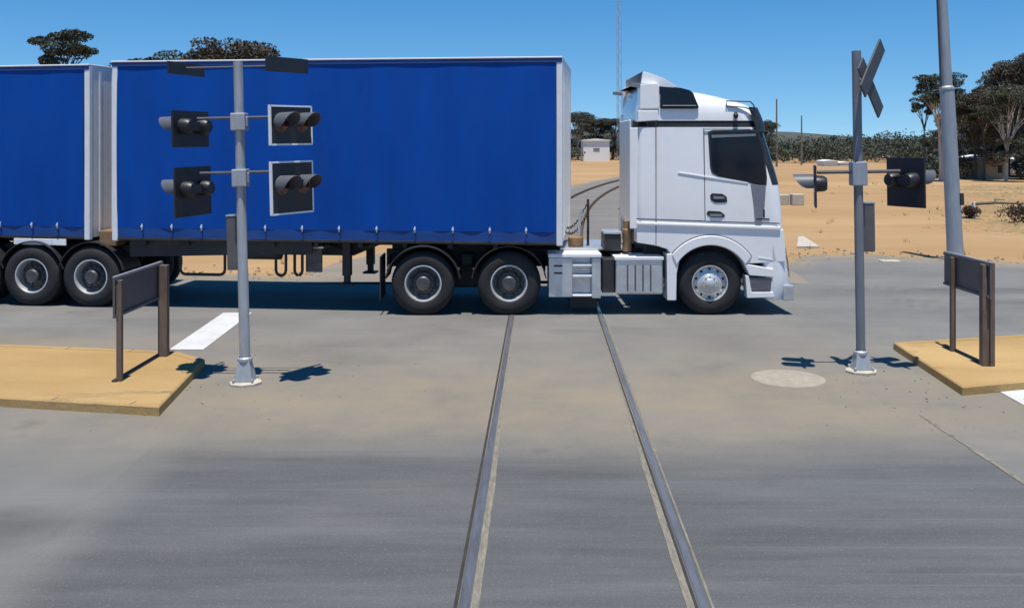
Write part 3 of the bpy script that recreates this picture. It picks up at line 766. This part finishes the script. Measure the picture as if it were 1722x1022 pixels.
# wheels
wx = sx(1195)
make_wheel('steer', tr, wx, .03); make_wheel('steer', tr, wx, W-.03, flip=True)
MB().tube([(wx, .3, .515), (wx, W-.3, .515)], .07, 12).build('axle', 'chassis', tr)
for px in (711, 856):
    x = sx(px)
    make_wheel('dual', tr, x, .03); make_wheel('dual', tr, x, W-.03, flip=True)
    MB().tube([(x, .3, .515), (x, W-.3, .515)], .08, 12).build('axle', 'chassis', tr)
    for y0 in (.0, W-.66): MB().band(arc(x, .515, .615, 8, 172), arc(x, .515, .598, 8, 172), y0, y0+.66).build('mudguard', 'black', tr, smooth=True)
    g = MB()
    for a in (20, 160): g.tube([(x+.61*math.cos(R(a)), .05, .515+.61*math.sin(R(a))), (x+.64*math.cos(R(a)), .75, .9)], .02, 6)
    g.build('mudguard_stay', 'chassis', tr)
x = sx(783); MB().box(x-.42, x+.42, .82, 1.70, .34, .80).build('suspension', 'chassis', tr, bevel=.03)
x = sx(783); MB().box(x-.12, x+.12, .5, .8, .75, .95).build('air_tank', 'chassis', tr, bevel=.04)
x = sx(640); MB().box(x-.02, x+.0, .03, .66, .25, .95).build('mudflap', 'black', tr)

# ================================================================== CROSSING SIGNALS
def signal_head(parent, x, z, w_, h_, yaw, name='signal_head', hoods=True, y=0.0, border=True):
    """backboard > border, lens, hood; the face looks along local -y before the yaw"""
    o = MB().box(-w_/2, w_/2, -.012, .012, -h_/2, h_/2).build(name, 'board', parent, bevel=.003)
    o.location = (x, y, z); o.rotation_euler = (0, 0, yaw)
    if border:
        e = .016; b = MB()
        for (a, b2, c, d) in ((-w_/2, w_/2, h_/2-e, h_/2+.004), (-w_/2, w_/2, -h_/2-.004, -h_/2+e), (-w_/2-.004, -w_/2+e, -h_/2, h_/2), (w_/2-e, w_/2+.004, -h_/2, h_/2)):
            b.box(a, b2, -.017, .015, c, d)
        b.build('border', 'signwhite', o)
    zc = .03 if h_ > .3 else 0
    if h_ < .3: return o
    bx = MB()
    for sx_ in (-1, 1):
        bx.lathe([(0, .14), (.07, .135), (.09, .10), (.095, .013)], 16, (sx_*w_*.25, 0, zc))
    bx.box(-.06, .06, .013, .09, zc-.05, zc+.05)
    bx.build('lamp_housing', 'board', o, smooth=True)
    if hoods:
        for sx_ in (-1, 1):
            r_ = min(.115, w_*.2)
            MB().lathe([(0, -.022), (r_*.8, -.018), (r_*.93, -.013)], 20, (sx_*w_*.25, 0, zc)).build('lens', 'lens', o, smooth=True)
            hb = MB(); L = .24; a0, a1 = R(-25), R(205)
            n = 20; vs = []; fs = []
            for i in range(n+1):
                t = i/n; a = a0+(a1-a0)*t; ln = L*(.35+.65*math.sin(PI*t)**.6)
                for rr_ in (r_, r_-.006):
                    vs.append((sx_*w_*.25+rr_*math.cos(a), -.018, zc+rr_*math.sin(a))); vs.append((sx_*w_*.25+rr_*math.cos(a), -.018-ln, zc+rr_*math.sin(a)))
            for i in range(n):
                k = i*4; fs += [(k, k+1, k+5, k+4), (k+2, k+6, k+7, k+3), (k+1, k+3, k+7, k+5)]
            hb.add(vs, fs); hb.build('hood', 'hood', o, smooth=True, ang=50)
    return o
def pole_base(root, r, tall=.30):
    MB().lathe([(0, .0), (.19, .0), (.19, .03), (.15, .045), (.0, .045)], 8, (0, 0, 0), 'z').build('base_plate', 'concrete', root)
    b = MB(); vs = []
    for z, s_ in ((.046, .105), (tall, .062)): vs += [(-s_, -s_, z), (s_, -s_, z), (s_, s_, z), (-s_, s_, z)]
    b.add(vs, [(0, 3, 2, 1), (4, 5, 6, 7), (0, 1, 5, 4), (1, 2, 6, 5), (2, 3, 7, 6), (3, 0, 4, 7)])
    b.lathe([(r+.012, tall-.03), (r+.03, tall-.02), (r+.03, tall+.015), (r+.012, tall+.03)], 16, (0, 0, 0), 'z')
    for a in (45, 135, 225, 315): b.lathe([(.018, .046), (.018, .08), (0, .082)], 6, (.15*math.cos(R(a)), .15*math.sin(R(a)), 0), 'z')
    b.build('pole_foot', 'galv', root, bevel=.006)

# left signal
bl = gp(413, 646); k1 = F/bl.y
ml = thing('crossing_signal', bl, 0, 'crossing signal with white edged lamp boards standing by left traffic island', 'crossing signal', 'railway crossing signals')
ml.rotation_euler = (0, R(-1.35), 0)
def lz(py): return H-(py-HY)/k1
def lx(px, py): return (px-413)/k1 + (646-py)/k1*math.tan(R(1.35))
pr_ = .056
MB().lathe([(pr_+.004, .05), (pr_+.004, lz(455)), (pr_, lz(450)), (pr_-.002, lz(104)), (0, lz(103))], 20, (0, 0, 0), 'z').build('pole', 'galv', ml, smooth=True)
pole_base(ml, pr_, .29)
for py in (205, 299):
    z = lz(py); g = MB().box(-.085, .085, -.085, .085, z-.10, z+.10); g.box(-.10, .10, -.03, .03, z-.06, z+.06); g.build('arm_clamp', 'galv', ml, bevel=.012)
for py, a, b_ in ((198, 330, 465), (290, 335, 470)):
    MB().tube([(lx(a, py), .03, lz(py)), (lx(b_, py), .03, lz(py))], .017, 8).build('signal_arm', 'hood', ml)
YL = R(56)
signal_head(ml, lx(490, 213), lz(213), .64, .45, YL, y=-.03)
signal_head(ml, lx(492, 317), lz(317), .64, .60, YL, y=-.03)
signal_head(ml, lx(484, 112), lz(112), .64, .17, YL, y=-.03, hoods=False, border=False)
signal_head(ml, lx(318, 215), lz(215), .70, .42, R(-106), y=.05, border=False)
signal_head(ml, lx(322, 320), lz(320), .70, .57, R(-106), y=.05, border=False)
signal_head(ml, lx(311, 114), lz(114), .70, .14, R(-106), y=.05, hoods=False, border=False)
MB().tube([(lx(311, 112), .03, lz(112)), (lx(484, 112), .03, lz(112))], .011, 8).build('signal_arm', 'signback', ml)
z0, z1 = lz(455), lz(364)
cb = MB().box(-.20, -.045, .06, .20, z0, z1).build('control_box', 'signback', ml, bevel=.012)
MB().box(-.205, -.04, .055, .205, z1, z1+.015).build('box_lid', 'galv', cb)

# right signal
br = gp(1448, 626); k2 = F/br.y
mr_ = thing('crossing_signal', br, 0, 'crossing signal topped by crossed blades standing right of the truck cab', 'crossing signal', 'railway crossing signals')
mr_.rotation_euler = (0, R(-.85), 0)
def rz_(py): return H-(py-HY)/k2
def rx_(px, py): return (px-1448)/k2+(626-py)/k2*math.tan(R(.85))
MB().lathe([(.054, .05), (.054, rz_(86)), (0, rz_(85))], 20, (0, 0, 0), 'z').build('pole', 'postgrey', mr_, smooth=True)
pole_base(mr_, .054, .24)
cbk = MB()
for s_ in (1, -1):
    mt = Matrix.Rotation(R(45*s_), 4, 'Y')
    y0 = -.012 if s_ > 0 else .013
    cbk.box(-.10, .10, y0-.012, y0+.012, -.24 if s_ > 0 else -.58, .60 if s_ > 0 else .24, mt)
c_ = cbk.build('crossbuck', 'crossback', mr_, bevel=.003); c_.location = (rx_(1454, 132), -.09, rz_(132)); c_.rotation_euler = (0, 0, R(47))
MB().tube([(0, 0, rz_(134)), (rx_(1453, 134), -.075, rz_(134))], .02, 8).build('sign_bracket', 'galv', mr_)
for py, a, b_ in ((289, 1376, 1515),):
    MB().tube([(rx_(a, py), .03, rz_(py)), (rx_(b_, py), .03, rz_(py))], .022, 8).build('signal_arm', 'signback', mr_)
g = MB().box(-.09, .09, -.08, .08, rz_(312), rz_(272)); g.build('arm_clamp', 'polegrey', mr_, bevel=.012)
signal_head(mr_, rx_(1525, 308), rz_(308), .62, .60, R(111), y=.03, border=False)
signal_head(mr_, rx_(1372, 312), rz_(312), .56, .50, R(-106), y=.03, border=False)
cb = MB().box(.02, .21, .03, .20, rz_(424), rz_(343)).build('control_box', 'signback', mr_, bevel=.012)
MB().box(.015, .215, .025, .205, rz_(343), rz_(343)+.015).build('box_lid', 'galv', cb)
# pale round cover in the asphalt
ct = gp(1325, 637)
g = MB().lathe([(0, .016), (.40, .014), (.425, .008), (.43, .0)], 40, (0, 0, 0), 'z'); o = g.build('manhole_cover', mat('dusty_cover', (.29, .255, .2), .9, var=.16, scale=7, bump=.3, bscale=50), smooth=True); o.location = (ct.x, ct.y, .004)
tag(o, 'pale round concrete cover lying in the asphalt', 'manhole cover')

# ================================================================== BOARD SIGNS
def board_sign(x, ya, yb, y0, y1, z0, z1, label, wide, dbl):
    dbl2 = dbl; root = thing('board_sign', (x, (ya+yb)/2, .096), 0, label, 'sign', 'board signs on the traffic islands')
    yc = (ya+yb)/2; s = 1 if dbl else -1
    b = MB().box(-.012, .012, y0-yc, y1-yc, z0-.096, z1-.096); bo = b.build('board', 'signback', root, bevel=.004)
    b = MB()
    for z in (z0-.096+.01, z1-.096-.035): b.box(-s*.012 if s < 0 else -.034, .034 if s < 0 else -.0125, y0-yc+.02, y1-yc-.02, z, z+.03)
    b.build('stiffener', 'signback', bo)
    b = MB()
    for z in (z1-.096,): b.box(-.016, .016, y0-yc, y1-yc, z, z+.010)
    b.build('board_edge', 'galv', bo)
    for i, y in enumerate((ya, yb)):
        big = (i == wide); hw = .048 if big else .03
        p = MB()
        if big and not dbl: p.box(.014, .13, y-yc-hw, y-yc+hw, -.01, z1-.12)
        elif big:
            p.box(-.075, -.02, y-yc-hw, y-yc+hw, -.01, z1-.12); p.box(.02, .075, y-yc-hw, y-yc+hw, -.01, z1-.10); p.box(-.02, .02, y-yc-.02, y-yc+.02, -.01, z0-.1)
        else: p.box(-s*.0125 if False else (.014 if not dbl else -.074), (.074 if not dbl else -.014), y-yc-hw, y-yc+hw, -.01, z1-.13)
        p.build('post', 'rust', root, bevel=.006)
    b = MB().box(-.03, .03, ya-yc-.05, yb-yc+.35, 0, .022); b.build('ground_rail', 'darkmetal', root, bevel=.004)
    return root
pa, pb = gp(190, 640, .1), gp(270, 598, .1)
board_sign((pa.x+pb.x)/2, pa.y, pb.y, pa.y-.06, pb.y+.12, .81, 1.27, 'dark hazard board seen from behind on the left island', 1, False)
pa, pb = gp(1665, 614, .1), gp(1603, 590, .1)
board_sign((pa.x+pb.x)/2, pa.y, pb.y, pa.y-.10, pb.y+.32, .91, 1.345, 'dark hazard board seen from behind on the right island', 0, True)

# ================================================================== POLES, TOWER, FAR THINGS
Yp = 23.2
pt = thing('street_pole', (at(1607, Yp), Yp, 0), 0, 'tall grey tapered pole beyond the right board sign', 'pole'); pt.rotation_euler = (0, R(-2.9), 0)
MB().lathe([(.20, 0), (.185, .5), (.165, hz(150, Yp)), (0, hz(150, Yp)+.001)], 20, (0, 0, 0), 'z').build('lower_pole', 'polegrey', pt, smooth=True)
MB().lathe([(.13, hz(152, Yp)), (.10, 7.5), (.09, 9.0), (0, 9.02)], 18, (0, 0, 0), 'z').build('upper_pole', 'polegrey', pt, smooth=True)
g = MB().lathe([(.17, hz(152, Yp)), (.178, hz(151, Yp)+.01), (.172, hz(147, Yp)), (.12, hz(144, Yp))], 18, (0, 0, 0), 'z')
g.build('joint_collar', 'galv', pt, smooth=True)
MB().tube([(-.17, -.06, hz(146, Yp)), (-.125, -.05, 9.0)], .022, 6).build('conduit', 'darkmetal', pt)
MB().box(.12, .20, -.17, -.10, hz(345, Yp), hz(325, Yp)).build('service_hatch', 'darkmetal', pt)
MB().box(-.27, .27, -.27, .27, 0, .05).build('base_plate', 'galv', pt)

Yt = 185
tw = thing('radio_tower', (at(1041, Yt), Yt, 0), 0, 'thin lattice radio tower rising behind the truck cab', 'tower')
g = MB(); hwid = .48; HT = 48
cn = [(hwid*math.cos(R(a)), hwid*math.sin(R(a))) for a in (90, 210, 330)]
for c in cn: g.tube([(c[0], c[1], 0), (c[0], c[1], HT)], .05, 5)
g.build('mast_leg', 'galv', tw)
g = MB(); nb_ = 40
for i in range(nb_):
    z0, z1 = HT*i/nb_, HT*(i+1)/nb_
    for j in range(3):
        a, b_ = cn[j], cn[(j+1) % 3]
        if i % 2: a, b_ = b_, a
        g.tube([(a[0], a[1], z0), (b_[0], b_[1], z1)], .025, 4)
g.build('lattice', 'galv', tw)

def power_pole(px, pytop, Y, label, cross):
    root = thing('power_pole', (at(px, Y), Y, -.05), 0, label, 'power pole', 'timber poles beyond the truck')
    h = hz(pytop, Y)
    MB().tube([(0, 0, 0), (0, 0, h)], .15, 8, .09).build('pole', 'wood', root, smooth=True)
    if cross: MB().box(-.8, .8, -.06, .06, h-.6, h-.48).build('cross_arm', 'wood', root)
    return root
power_pole(1306, 166, 125, 'taller thin pole just right of the truck windscreen', False)
power_pole(1348, 194, 135, 'shorter thin pole right of the taller one beside the cab', False)

def shed(px0, px1, py_top, Y, label, name, wall, roof, sign=False, depth=6, overh=.25, win=True):
    x0, x1 = at(px0, Y), at(px1, Y); zt = hz(py_top, Y); wd = x1-x0
    root = thing(name, ((x0+x1)/2, Y, -.03), 0, label, 'shed')
    MB().box(-wd/2, wd/2, 0, depth, 0, zt*.93).build('wall', wall, root)
    MB().prism([(-wd/2-overh, zt*.93), (wd/2+overh, zt*.93), (wd/2+overh, zt*.96), (0, zt+.12), (-wd/2-overh, zt*.96)], -overh, depth+overh).build('roof', roof, root)
    if sign: MB().box(-wd*.12, wd*.12, -.05, -.002, zt*.46, zt*.60).build('vent', 'trim', root)
    if win: MB().box(wd*.12, wd*.32, -.04, -.002, zt*.3, zt*.62).build('window', 'glass', root)
    return root
shed(981, 1025, 234, 172, 'white shed with a small dark vent between trailer and cab', 'white_shed', 'steelwhite', 'roofwhite', True, win=False)
shed(1655, 1692, 263, 78, 'small tan shed with white roof among the gum trees', 'tan_shed', 'tan', 'roofwhite', overh=.3, depth=4)
shed(1704, 1745, 266, 96, 'white shed cut by the right edge behind the gums', 'white_shed', 'steelwhite', 'roofwhite', overh=.2, depth=4)
shed(1386, 1409, 270, 130, 'pale low shed far beyond the right signal arm, left of two', 'low_shed', 'steelwhite', 'roofwhite', overh=.2, depth=3, win=False)
shed(1413, 1431, 273, 132, 'pale low shed far beyond the right signal arm, right of two', 'low_shed', 'steelwhite', 'roofwhite', overh=.2, depth=3, win=False)

# white post with a bar on the ground in the field
q = gp(1638, 366)
root = thing('marker_post', q, 0, 'short white post with a white bar lying at its foot', 'marker post')
MB().box(-.035, .035, -.035, .035, -.03, .60).build('post', 'signwhite', root, bevel=.006)
MB().box(-.66, .10, -.05, .03, -.02, .045).build('foot_bar', 'signwhite', root, bevel=.006)
# pale slab on the ground right of the truck front
a_, b_, c_, d_ = gp(1342, 400), gp(1352, 400), gp(1378, 417), gp(1340, 417)
g = MB(); vs = [(p.x-a_.x, p.y-a_.y, z) for z in (-.03, .05) for p in (a_, b_, c_, d_)]
g.add(vs, [(0, 1, 2, 3), (4, 7, 6, 5), (0, 4, 5, 1), (1, 5, 6, 2), (2, 6, 7, 3), (3, 7, 4, 0)]); o = g.build('concrete_slab', 'concrete', bevel=.01); o.location = (a_.x, a_.y, 0)
tag(o, 'pale pointed concrete slab on the sand ahead of the truck', 'slab')
q = gp(1496, 440)
g = MB().box(-.22, .22, -.14, .14, -.02, .035); o = g.build('flat_stone', 'concrete', bevel=.02); o.location = q; tag(o, 'small pale flat stone on the sand right of the signal', 'stone')
for (px, py, w_, h_, lb) in ((1316, 343, .5, .45, 'left of two low grey concrete blocks ahead of the truck'), (1340, 344, .55, .5, 'right of two low grey concrete blocks ahead of the truck')):
    q = gp(px, py); g = MB().box(-w_/2, w_/2, -.25, .25, -.04, h_); o = g.build('concrete_block', 'concrete', bevel=.04); o.location = q; tag(o, lb, 'block', 'concrete blocks in the field')

# ================================================================== TREES
def clump(mb, c, rx, ry, rz, n, rnd, size):
    for i in range(n):
        while True:
            p = Vector((rnd.uniform(-1, 1), rnd.uniform(-1, 1), rnd.uniform(-1, 1)))
            if .15 < p.length < 1: break
        p = p.normalized()*(p.length**.45)
        if p.z < -.2 and rnd.random() < .55: p.z *= -.4
        q = Vector((c[0]+p.x*rx, c[1]+p.y*ry, c[2]+p.z*rz))
        a = Vector((rnd.gauss(0, 1), rnd.gauss(0, 1), rnd.gauss(0, .8))).normalized()
        b_ = a.cross(Vector((rnd.gauss(0, 1), rnd.gauss(0, 1), rnd.gauss(0, 1)))).normalized()
        s1, s2 = size*rnd.uniform(.6, 1.3), size*rnd.uniform(.3, .6)
        k = len(mb.v); mb.v += [q-a*s1, q+b_*s2, q+a*s1, q-b_*s2]; mb.f.append((k, k+1, k+2, k+3))
def gum(seed, h, spread, crown0, nlimb, leafm, barkm, clr=(.55, .32), dens=300, size=.115, low=0):
    """trunk > limbs merged in one bark mesh, crown of many flat-topped clumps"""
    rnd = random.Random(seed)
    root = thing('gum_tree', (0, 0, 0))
    tb = MB(); cr_ = MB(); sub = MB()
    top = h*.62; bx, by = rnd.uniform(-.35, .35), rnd.uniform(-.3, .3)
    trunk = [(0, 0, -.1), (bx*.3, by*.3, h*.2), (bx, by, h*.42), (bx*1.5, by*.8, top)]
    tb.tube(trunk, .018*h+.03, 9, .007*h)
    ends = []
    for i in range(nlimb):
        t = rnd.uniform(.45, 1); a = 2*PI*(i/nlimb)+rnd.uniform(-.4, .4)
        z0 = h*(crown0*.75+.28*t*.6); z0 = min(z0, top*.98)
        s0 = z0/top; x0, y0 = bx*min(1.5, s0*1.5), by*min(1, s0)
        rr = spread*rnd.uniform(.45, 1.0); z1 = z0+(h-z0)*rnd.uniform(.45, .92)
        if rr > spread*.8: z1 = min(z1, h*.86)
        e = (x0+rr*math.cos(a), y0+rr*math.sin(a)*.9, z1)
        m1 = (x0+rr*.35*math.cos(a), y0+rr*.35*math.sin(a), z0+(z1-z0)*.55)
        sub.tube([(x0, y0, z0), m1, e], .008*h, 6, .002*h); ends.append(e)
        for q in range(2):
            a2 = a+rnd.uniform(-1.2, 1.2); r2 = spread*rnd.uniform(.2, .4)
            e2 = (m1[0]+r2*math.cos(a2), m1[1]+r2*math.sin(a2), m1[2]+(h-m1[2])*rnd.uniform(.35, .8))
            sub.tube([m1, ((m1[0]+e2[0])/2, (m1[1]+e2[1])/2, m1[2]*.45+e2[2]*.55), e2], .004*h, 5, .0015*h); ends.append(e2)
    ends.append((bx*1.3, by, h*.93))
    if low:
        for i in range(low):
            a = rnd.uniform(0, 2*PI); d = spread*rnd.uniform(.15, .75); ends.append((bx+d*math.cos(a), by+d*math.sin(a), h*rnd.uniform(.2, .6)))
    for e in ends:
        r_ = spread*rnd.uniform(.20, .36)
        clump(cr_, e, r_*rnd.uniform(1, 1.5), r_*rnd.uniform(1, 1.5), r_*rnd.uniform(.4, .62), int(dens*rnd.uniform(.7, 1.25)), rnd, size)
    t = tb.build('trunk', barkm, root, smooth=True); sub.build('limb', barkm, t, smooth=True)
    cr_.build('crown', leafm, root)
    return root
kinds = [gum(1, 10, 2.6, .36, 13, 'leaf', 'bark', low=10), gum(2, 10, 3.0, .30, 14, 'leaf2', 'palebark', low=8), gum(3, 10, 2.3, .42, 10, 'leaf', 'palebark'),
         gum(4, 10, 3.3, .28, 16, 'leaf3', 'bark', dens=340, low=14), gum(5, 10, 2.0, .60, 6, 'leaf', 'bark')]
used = [False]*5
def put_tree(k, px, pytop, Y, label, group, wide=1.0, rz=0):
    o = kinds[k] if not used[k] else copy_tree(kinds[k]); used[k] = True
    s = hz(pytop, Y)/10.0
    o.location = (at(px, Y), Y, -.03); o.scale = (s*wide, s*wide, s); o.rotation_euler = (0, 0, rz)
    tag(o, label, 'tree', group); return o
GB = 'gum trees rising behind the trailers'
put_tree(4, 102, 44, 60, 'gum tree with a small split crown above the rear trailer', GB, .95, .4)
put_tree(3, 388, 62, 52, 'gum tree with a broad flat crown above the lead trailer', GB, 1.05, 1.0)
put_tree(0, 262, 86, 55, 'lower gum tree left of the broad crowned one above the trailer', GB, 1.1, 2.0)
GR = 'gum trees of the dense stand at right'
spec = [(2, 1583, 118, 74, 'gum tree with airy stepped crown behind the tall grey pole', 1.0, .3),
        (4, 1556, 158, 80, 'small airy gum tree left of the tall grey pole', .8, 1.3),
        (3, 1640, 150, 78, None, 1.0, 0), (1, 1622, 160, 86, None, .9, 2.2), (1, 1692, 138, 73, 'pale limbed gum tree standing over the tan shed', .9, 4.0),
        (3, 1728, 86, 78, 'tallest gum tree cut off by the right edge', .95, .9), (0, 1667, 150, 90, None, 1.0, 1.9), (0, 1712, 140, 92, None, 1.1, 5.1), (4, 1655, 175, 76, None, 1.1, 3.3),
        (2, 1760, 110, 86, None, 1.0, 2.5), (3, 1608, 185, 95, None, 1.0, 4.1),
        (3, 1668, 138, 84, None, .95, 1.5), (0, 1694, 116, 88, None, 1.05, 3.0), (4, 1714, 108, 84, None, 1.2, .2),
        (3, 1640, 175, 104, None, 1.2, 2.6), (1, 1680, 168, 106, None, 1.2, .4), (0, 1720, 160, 104, None, 1.2, 3.7), (1, 1590, 215, 108, None, 1.2, 1.1), (3, 1745, 150, 100, None, 1.2, 5.0), (0, 1562, 228, 112, None, 1.2, 2.9)]
for k, px, pt_, Y, lb, wd, rz in spec:
    put_tree(k, px, pt_, Y, lb or 'dark gum tree inside the dense stand at right', GR, wd, rz)
# trees behind the white shed and the one behind the cab
GS = 'trees behind the white shed and cab'
put_tree(1, 972, 186, 185, 'tree at the trailer edge behind the white shed', GS, 1.3, 1)
put_tree(3, 1000, 197, 190, 'tree directly behind the white shed roof', GS, 1.5, 2)
put_tree(0, 1030, 196, 188, 'tree between the white shed and the radio tower', GS, 1.5, 3)
put_tree(0, 1290, 200, 110, 'dark tree half hidden behind the truck windscreen', GS, .8, 4)

def shrub(px, py, r, h, label, seed, Y=None):
    rnd = random.Random(seed); q = gp(px, py)
    root = thing('shrub', (q.x, q.y, -.02), 0, label, 'shrub', 'dark shrubs in the field')
    f = MB()
    for i in range(9):
        a = rnd.uniform(0, 2*PI); d = r*rnd.uniform(0, .6)
        clump(f, (d*math.cos(a), d*math.sin(a), h*rnd.uniform(.35, .65)), r*.5, r*.5, h*.42, 150, rnd, .05)
    f.build('foliage', 'dry', root)
    s = MB()
    for i in range(7):
        a = rnd.uniform(0, 2*PI); s.tube([(0, 0, 0), (r*.6*math.cos(a), r*.6*math.sin(a), h*.6)], .015, 5, .006)
    s.build('stem', 'bark', root)
shrub(1632, 367, .38, .5, 'small dark shrub behind the short white post', 21)
shrub(1712, 374, .85, .75, 'larger dark shrub at the right edge of the field', 22)
# fallen branch
q = gp(1690, 347); g = MB(); g.tube([(-1.4, .2, .08), (-.5, 0, .16), (.6, .1, .12), (1.6, -.2, .05)], .07, 7, .03); g.tube([(-.5, 0, .16), (-.2, .4, .3), (.3, .6, .25)], .04, 6, .015)
o = g.build('fallen_branch', 'bark', smooth=True); o.location = q; tag(o, 'dark fallen branch lying behind the shrubs at right', 'branch')

# far scrub that reads as one mass
rnd = random.Random(31); f = MB()
for i in range(1150):
    Y = rnd.uniform(150, 235); X = at(rnd.uniform(900, 1900), Y) if i % 4 else at(rnd.uniform(-300, 900), Y)
    if at(960, Y) < X < at(1060, Y) and Y < 192: continue
    hh = rnd.uniform(2.6, 5.6)*(.62+.30*math.sin(X*.05+.4)**2+.22*math.sin(X*.21+1)**2+(.15 if rnd.random() < .12 else 0))
    clump(f, (X, Y, hh*.5), rnd.uniform(1.8, 3.5), 2.2, hh*.5, 125, rnd, .28)
for i in range(260):       # undergrowth below the gum stand
    Y = rnd.uniform(79, 106); X = at(rnd.uniform(1560, 1830), Y)
    if at(1645, Y) < X < at(1722, Y) and Y < 100: continue
    clump(f, (X, Y, .9), 1.3, 1.2, 1.0, 60, rnd, .2)
o = f.build('scrub', 'leaf'); tag(o, kind='stuff')

# sparse straw tufts and gravel along the road shoulder: nobody could count them
rnd = random.Random(77); f = MB()
for i in range(420):
    Y = rnd.uniform(22.5, 70); X = at(rnd.uniform(-200, 1900), Y)
    if abs(X-tc_(Y)) < 3.2 or Y < far_edge(X)+.3: continue
    if rnd.random() > .35+.65*math.sin(X*.23+Y*.11)**2: continue
    for b_ in range(rnd.randint(6, 16)):
        a = rnd.uniform(0, 2*PI); r_ = rnd.uniform(0, .12); h_ = rnd.uniform(.05, .2); l_ = rnd.uniform(.02, .12)
        p = Vector((X+r_*math.cos(a), Y+r_*math.sin(a), -.03)); q = p+Vector((l_*math.cos(a), l_*math.sin(a), h_+.03)); sd_ = Vector((-math.sin(a), math.cos(a), 0))*.008
        k = len(f.v); f.v += [p-sd_, p+sd_, q]; f.f.append((k, k+1, k+2))
for i in range(150):
    Y = rnd.uniform(30, 68); X = at(rnd.gauss(1690, 60), Y)
    for b_ in range(10):
        p = Vector((X+rnd.gauss(0, .6), Y+rnd.gauss(0, .25), -.02)); a = rnd.uniform(0, PI); q = p+Vector((math.cos(a)*rnd.uniform(.1, .4), math.sin(a)*.1, rnd.uniform(0, .08))); sd_ = Vector((0, .02, .03))
        k = len(f.v); f.v += [p-sd_, p+sd_, q]; f.f.append((k, k+1, k+2))
o = f.build('dry_grass', mat('straw', (.26, .20, .10), .9, var=.3)); tag(o, kind='stuff')
f = MB()
def stone(X, Y, Z, r_):
    k = len(f.v); n_ = 5; rot = rnd.uniform(0, 6)
    for z, q in ((0, 1), (.5, .8)):
        for j in range(n_):
            a = rot+2*PI*j/n_; rr_ = r_*q*rnd.uniform(.7, 1.2); f.v.append(Vector((X+rr_*math.cos(a), Y+rr_*math.sin(a), Z+r_*z)))
    for j in range(n_): f.f.append((k+j, k+(j+1) % n_, k+n_+(j+1) % n_, k+n_+j))
    f.f.append(tuple(k+n_+j for j in range(n_)))
for i in range(900):
    X = rnd.uniform(-14, 22); fe = far_edge(X); stone(X, fe+rnd.gauss(.2, .6), -.01 , rnd.uniform(.012, .045))
for i in range(90): stone(rnd.gauss(-3.3, 1.0), rnd.gauss(11.3, 1.1), .004, rnd.uniform(.004, .014))
for i in range(90): stone(rnd.gauss(4.6, .9), rnd.gauss(10.7, .8), .004, rnd.uniform(.004, .014))
o = f.build('gravel', 'flange'); tag(o, kind='stuff')
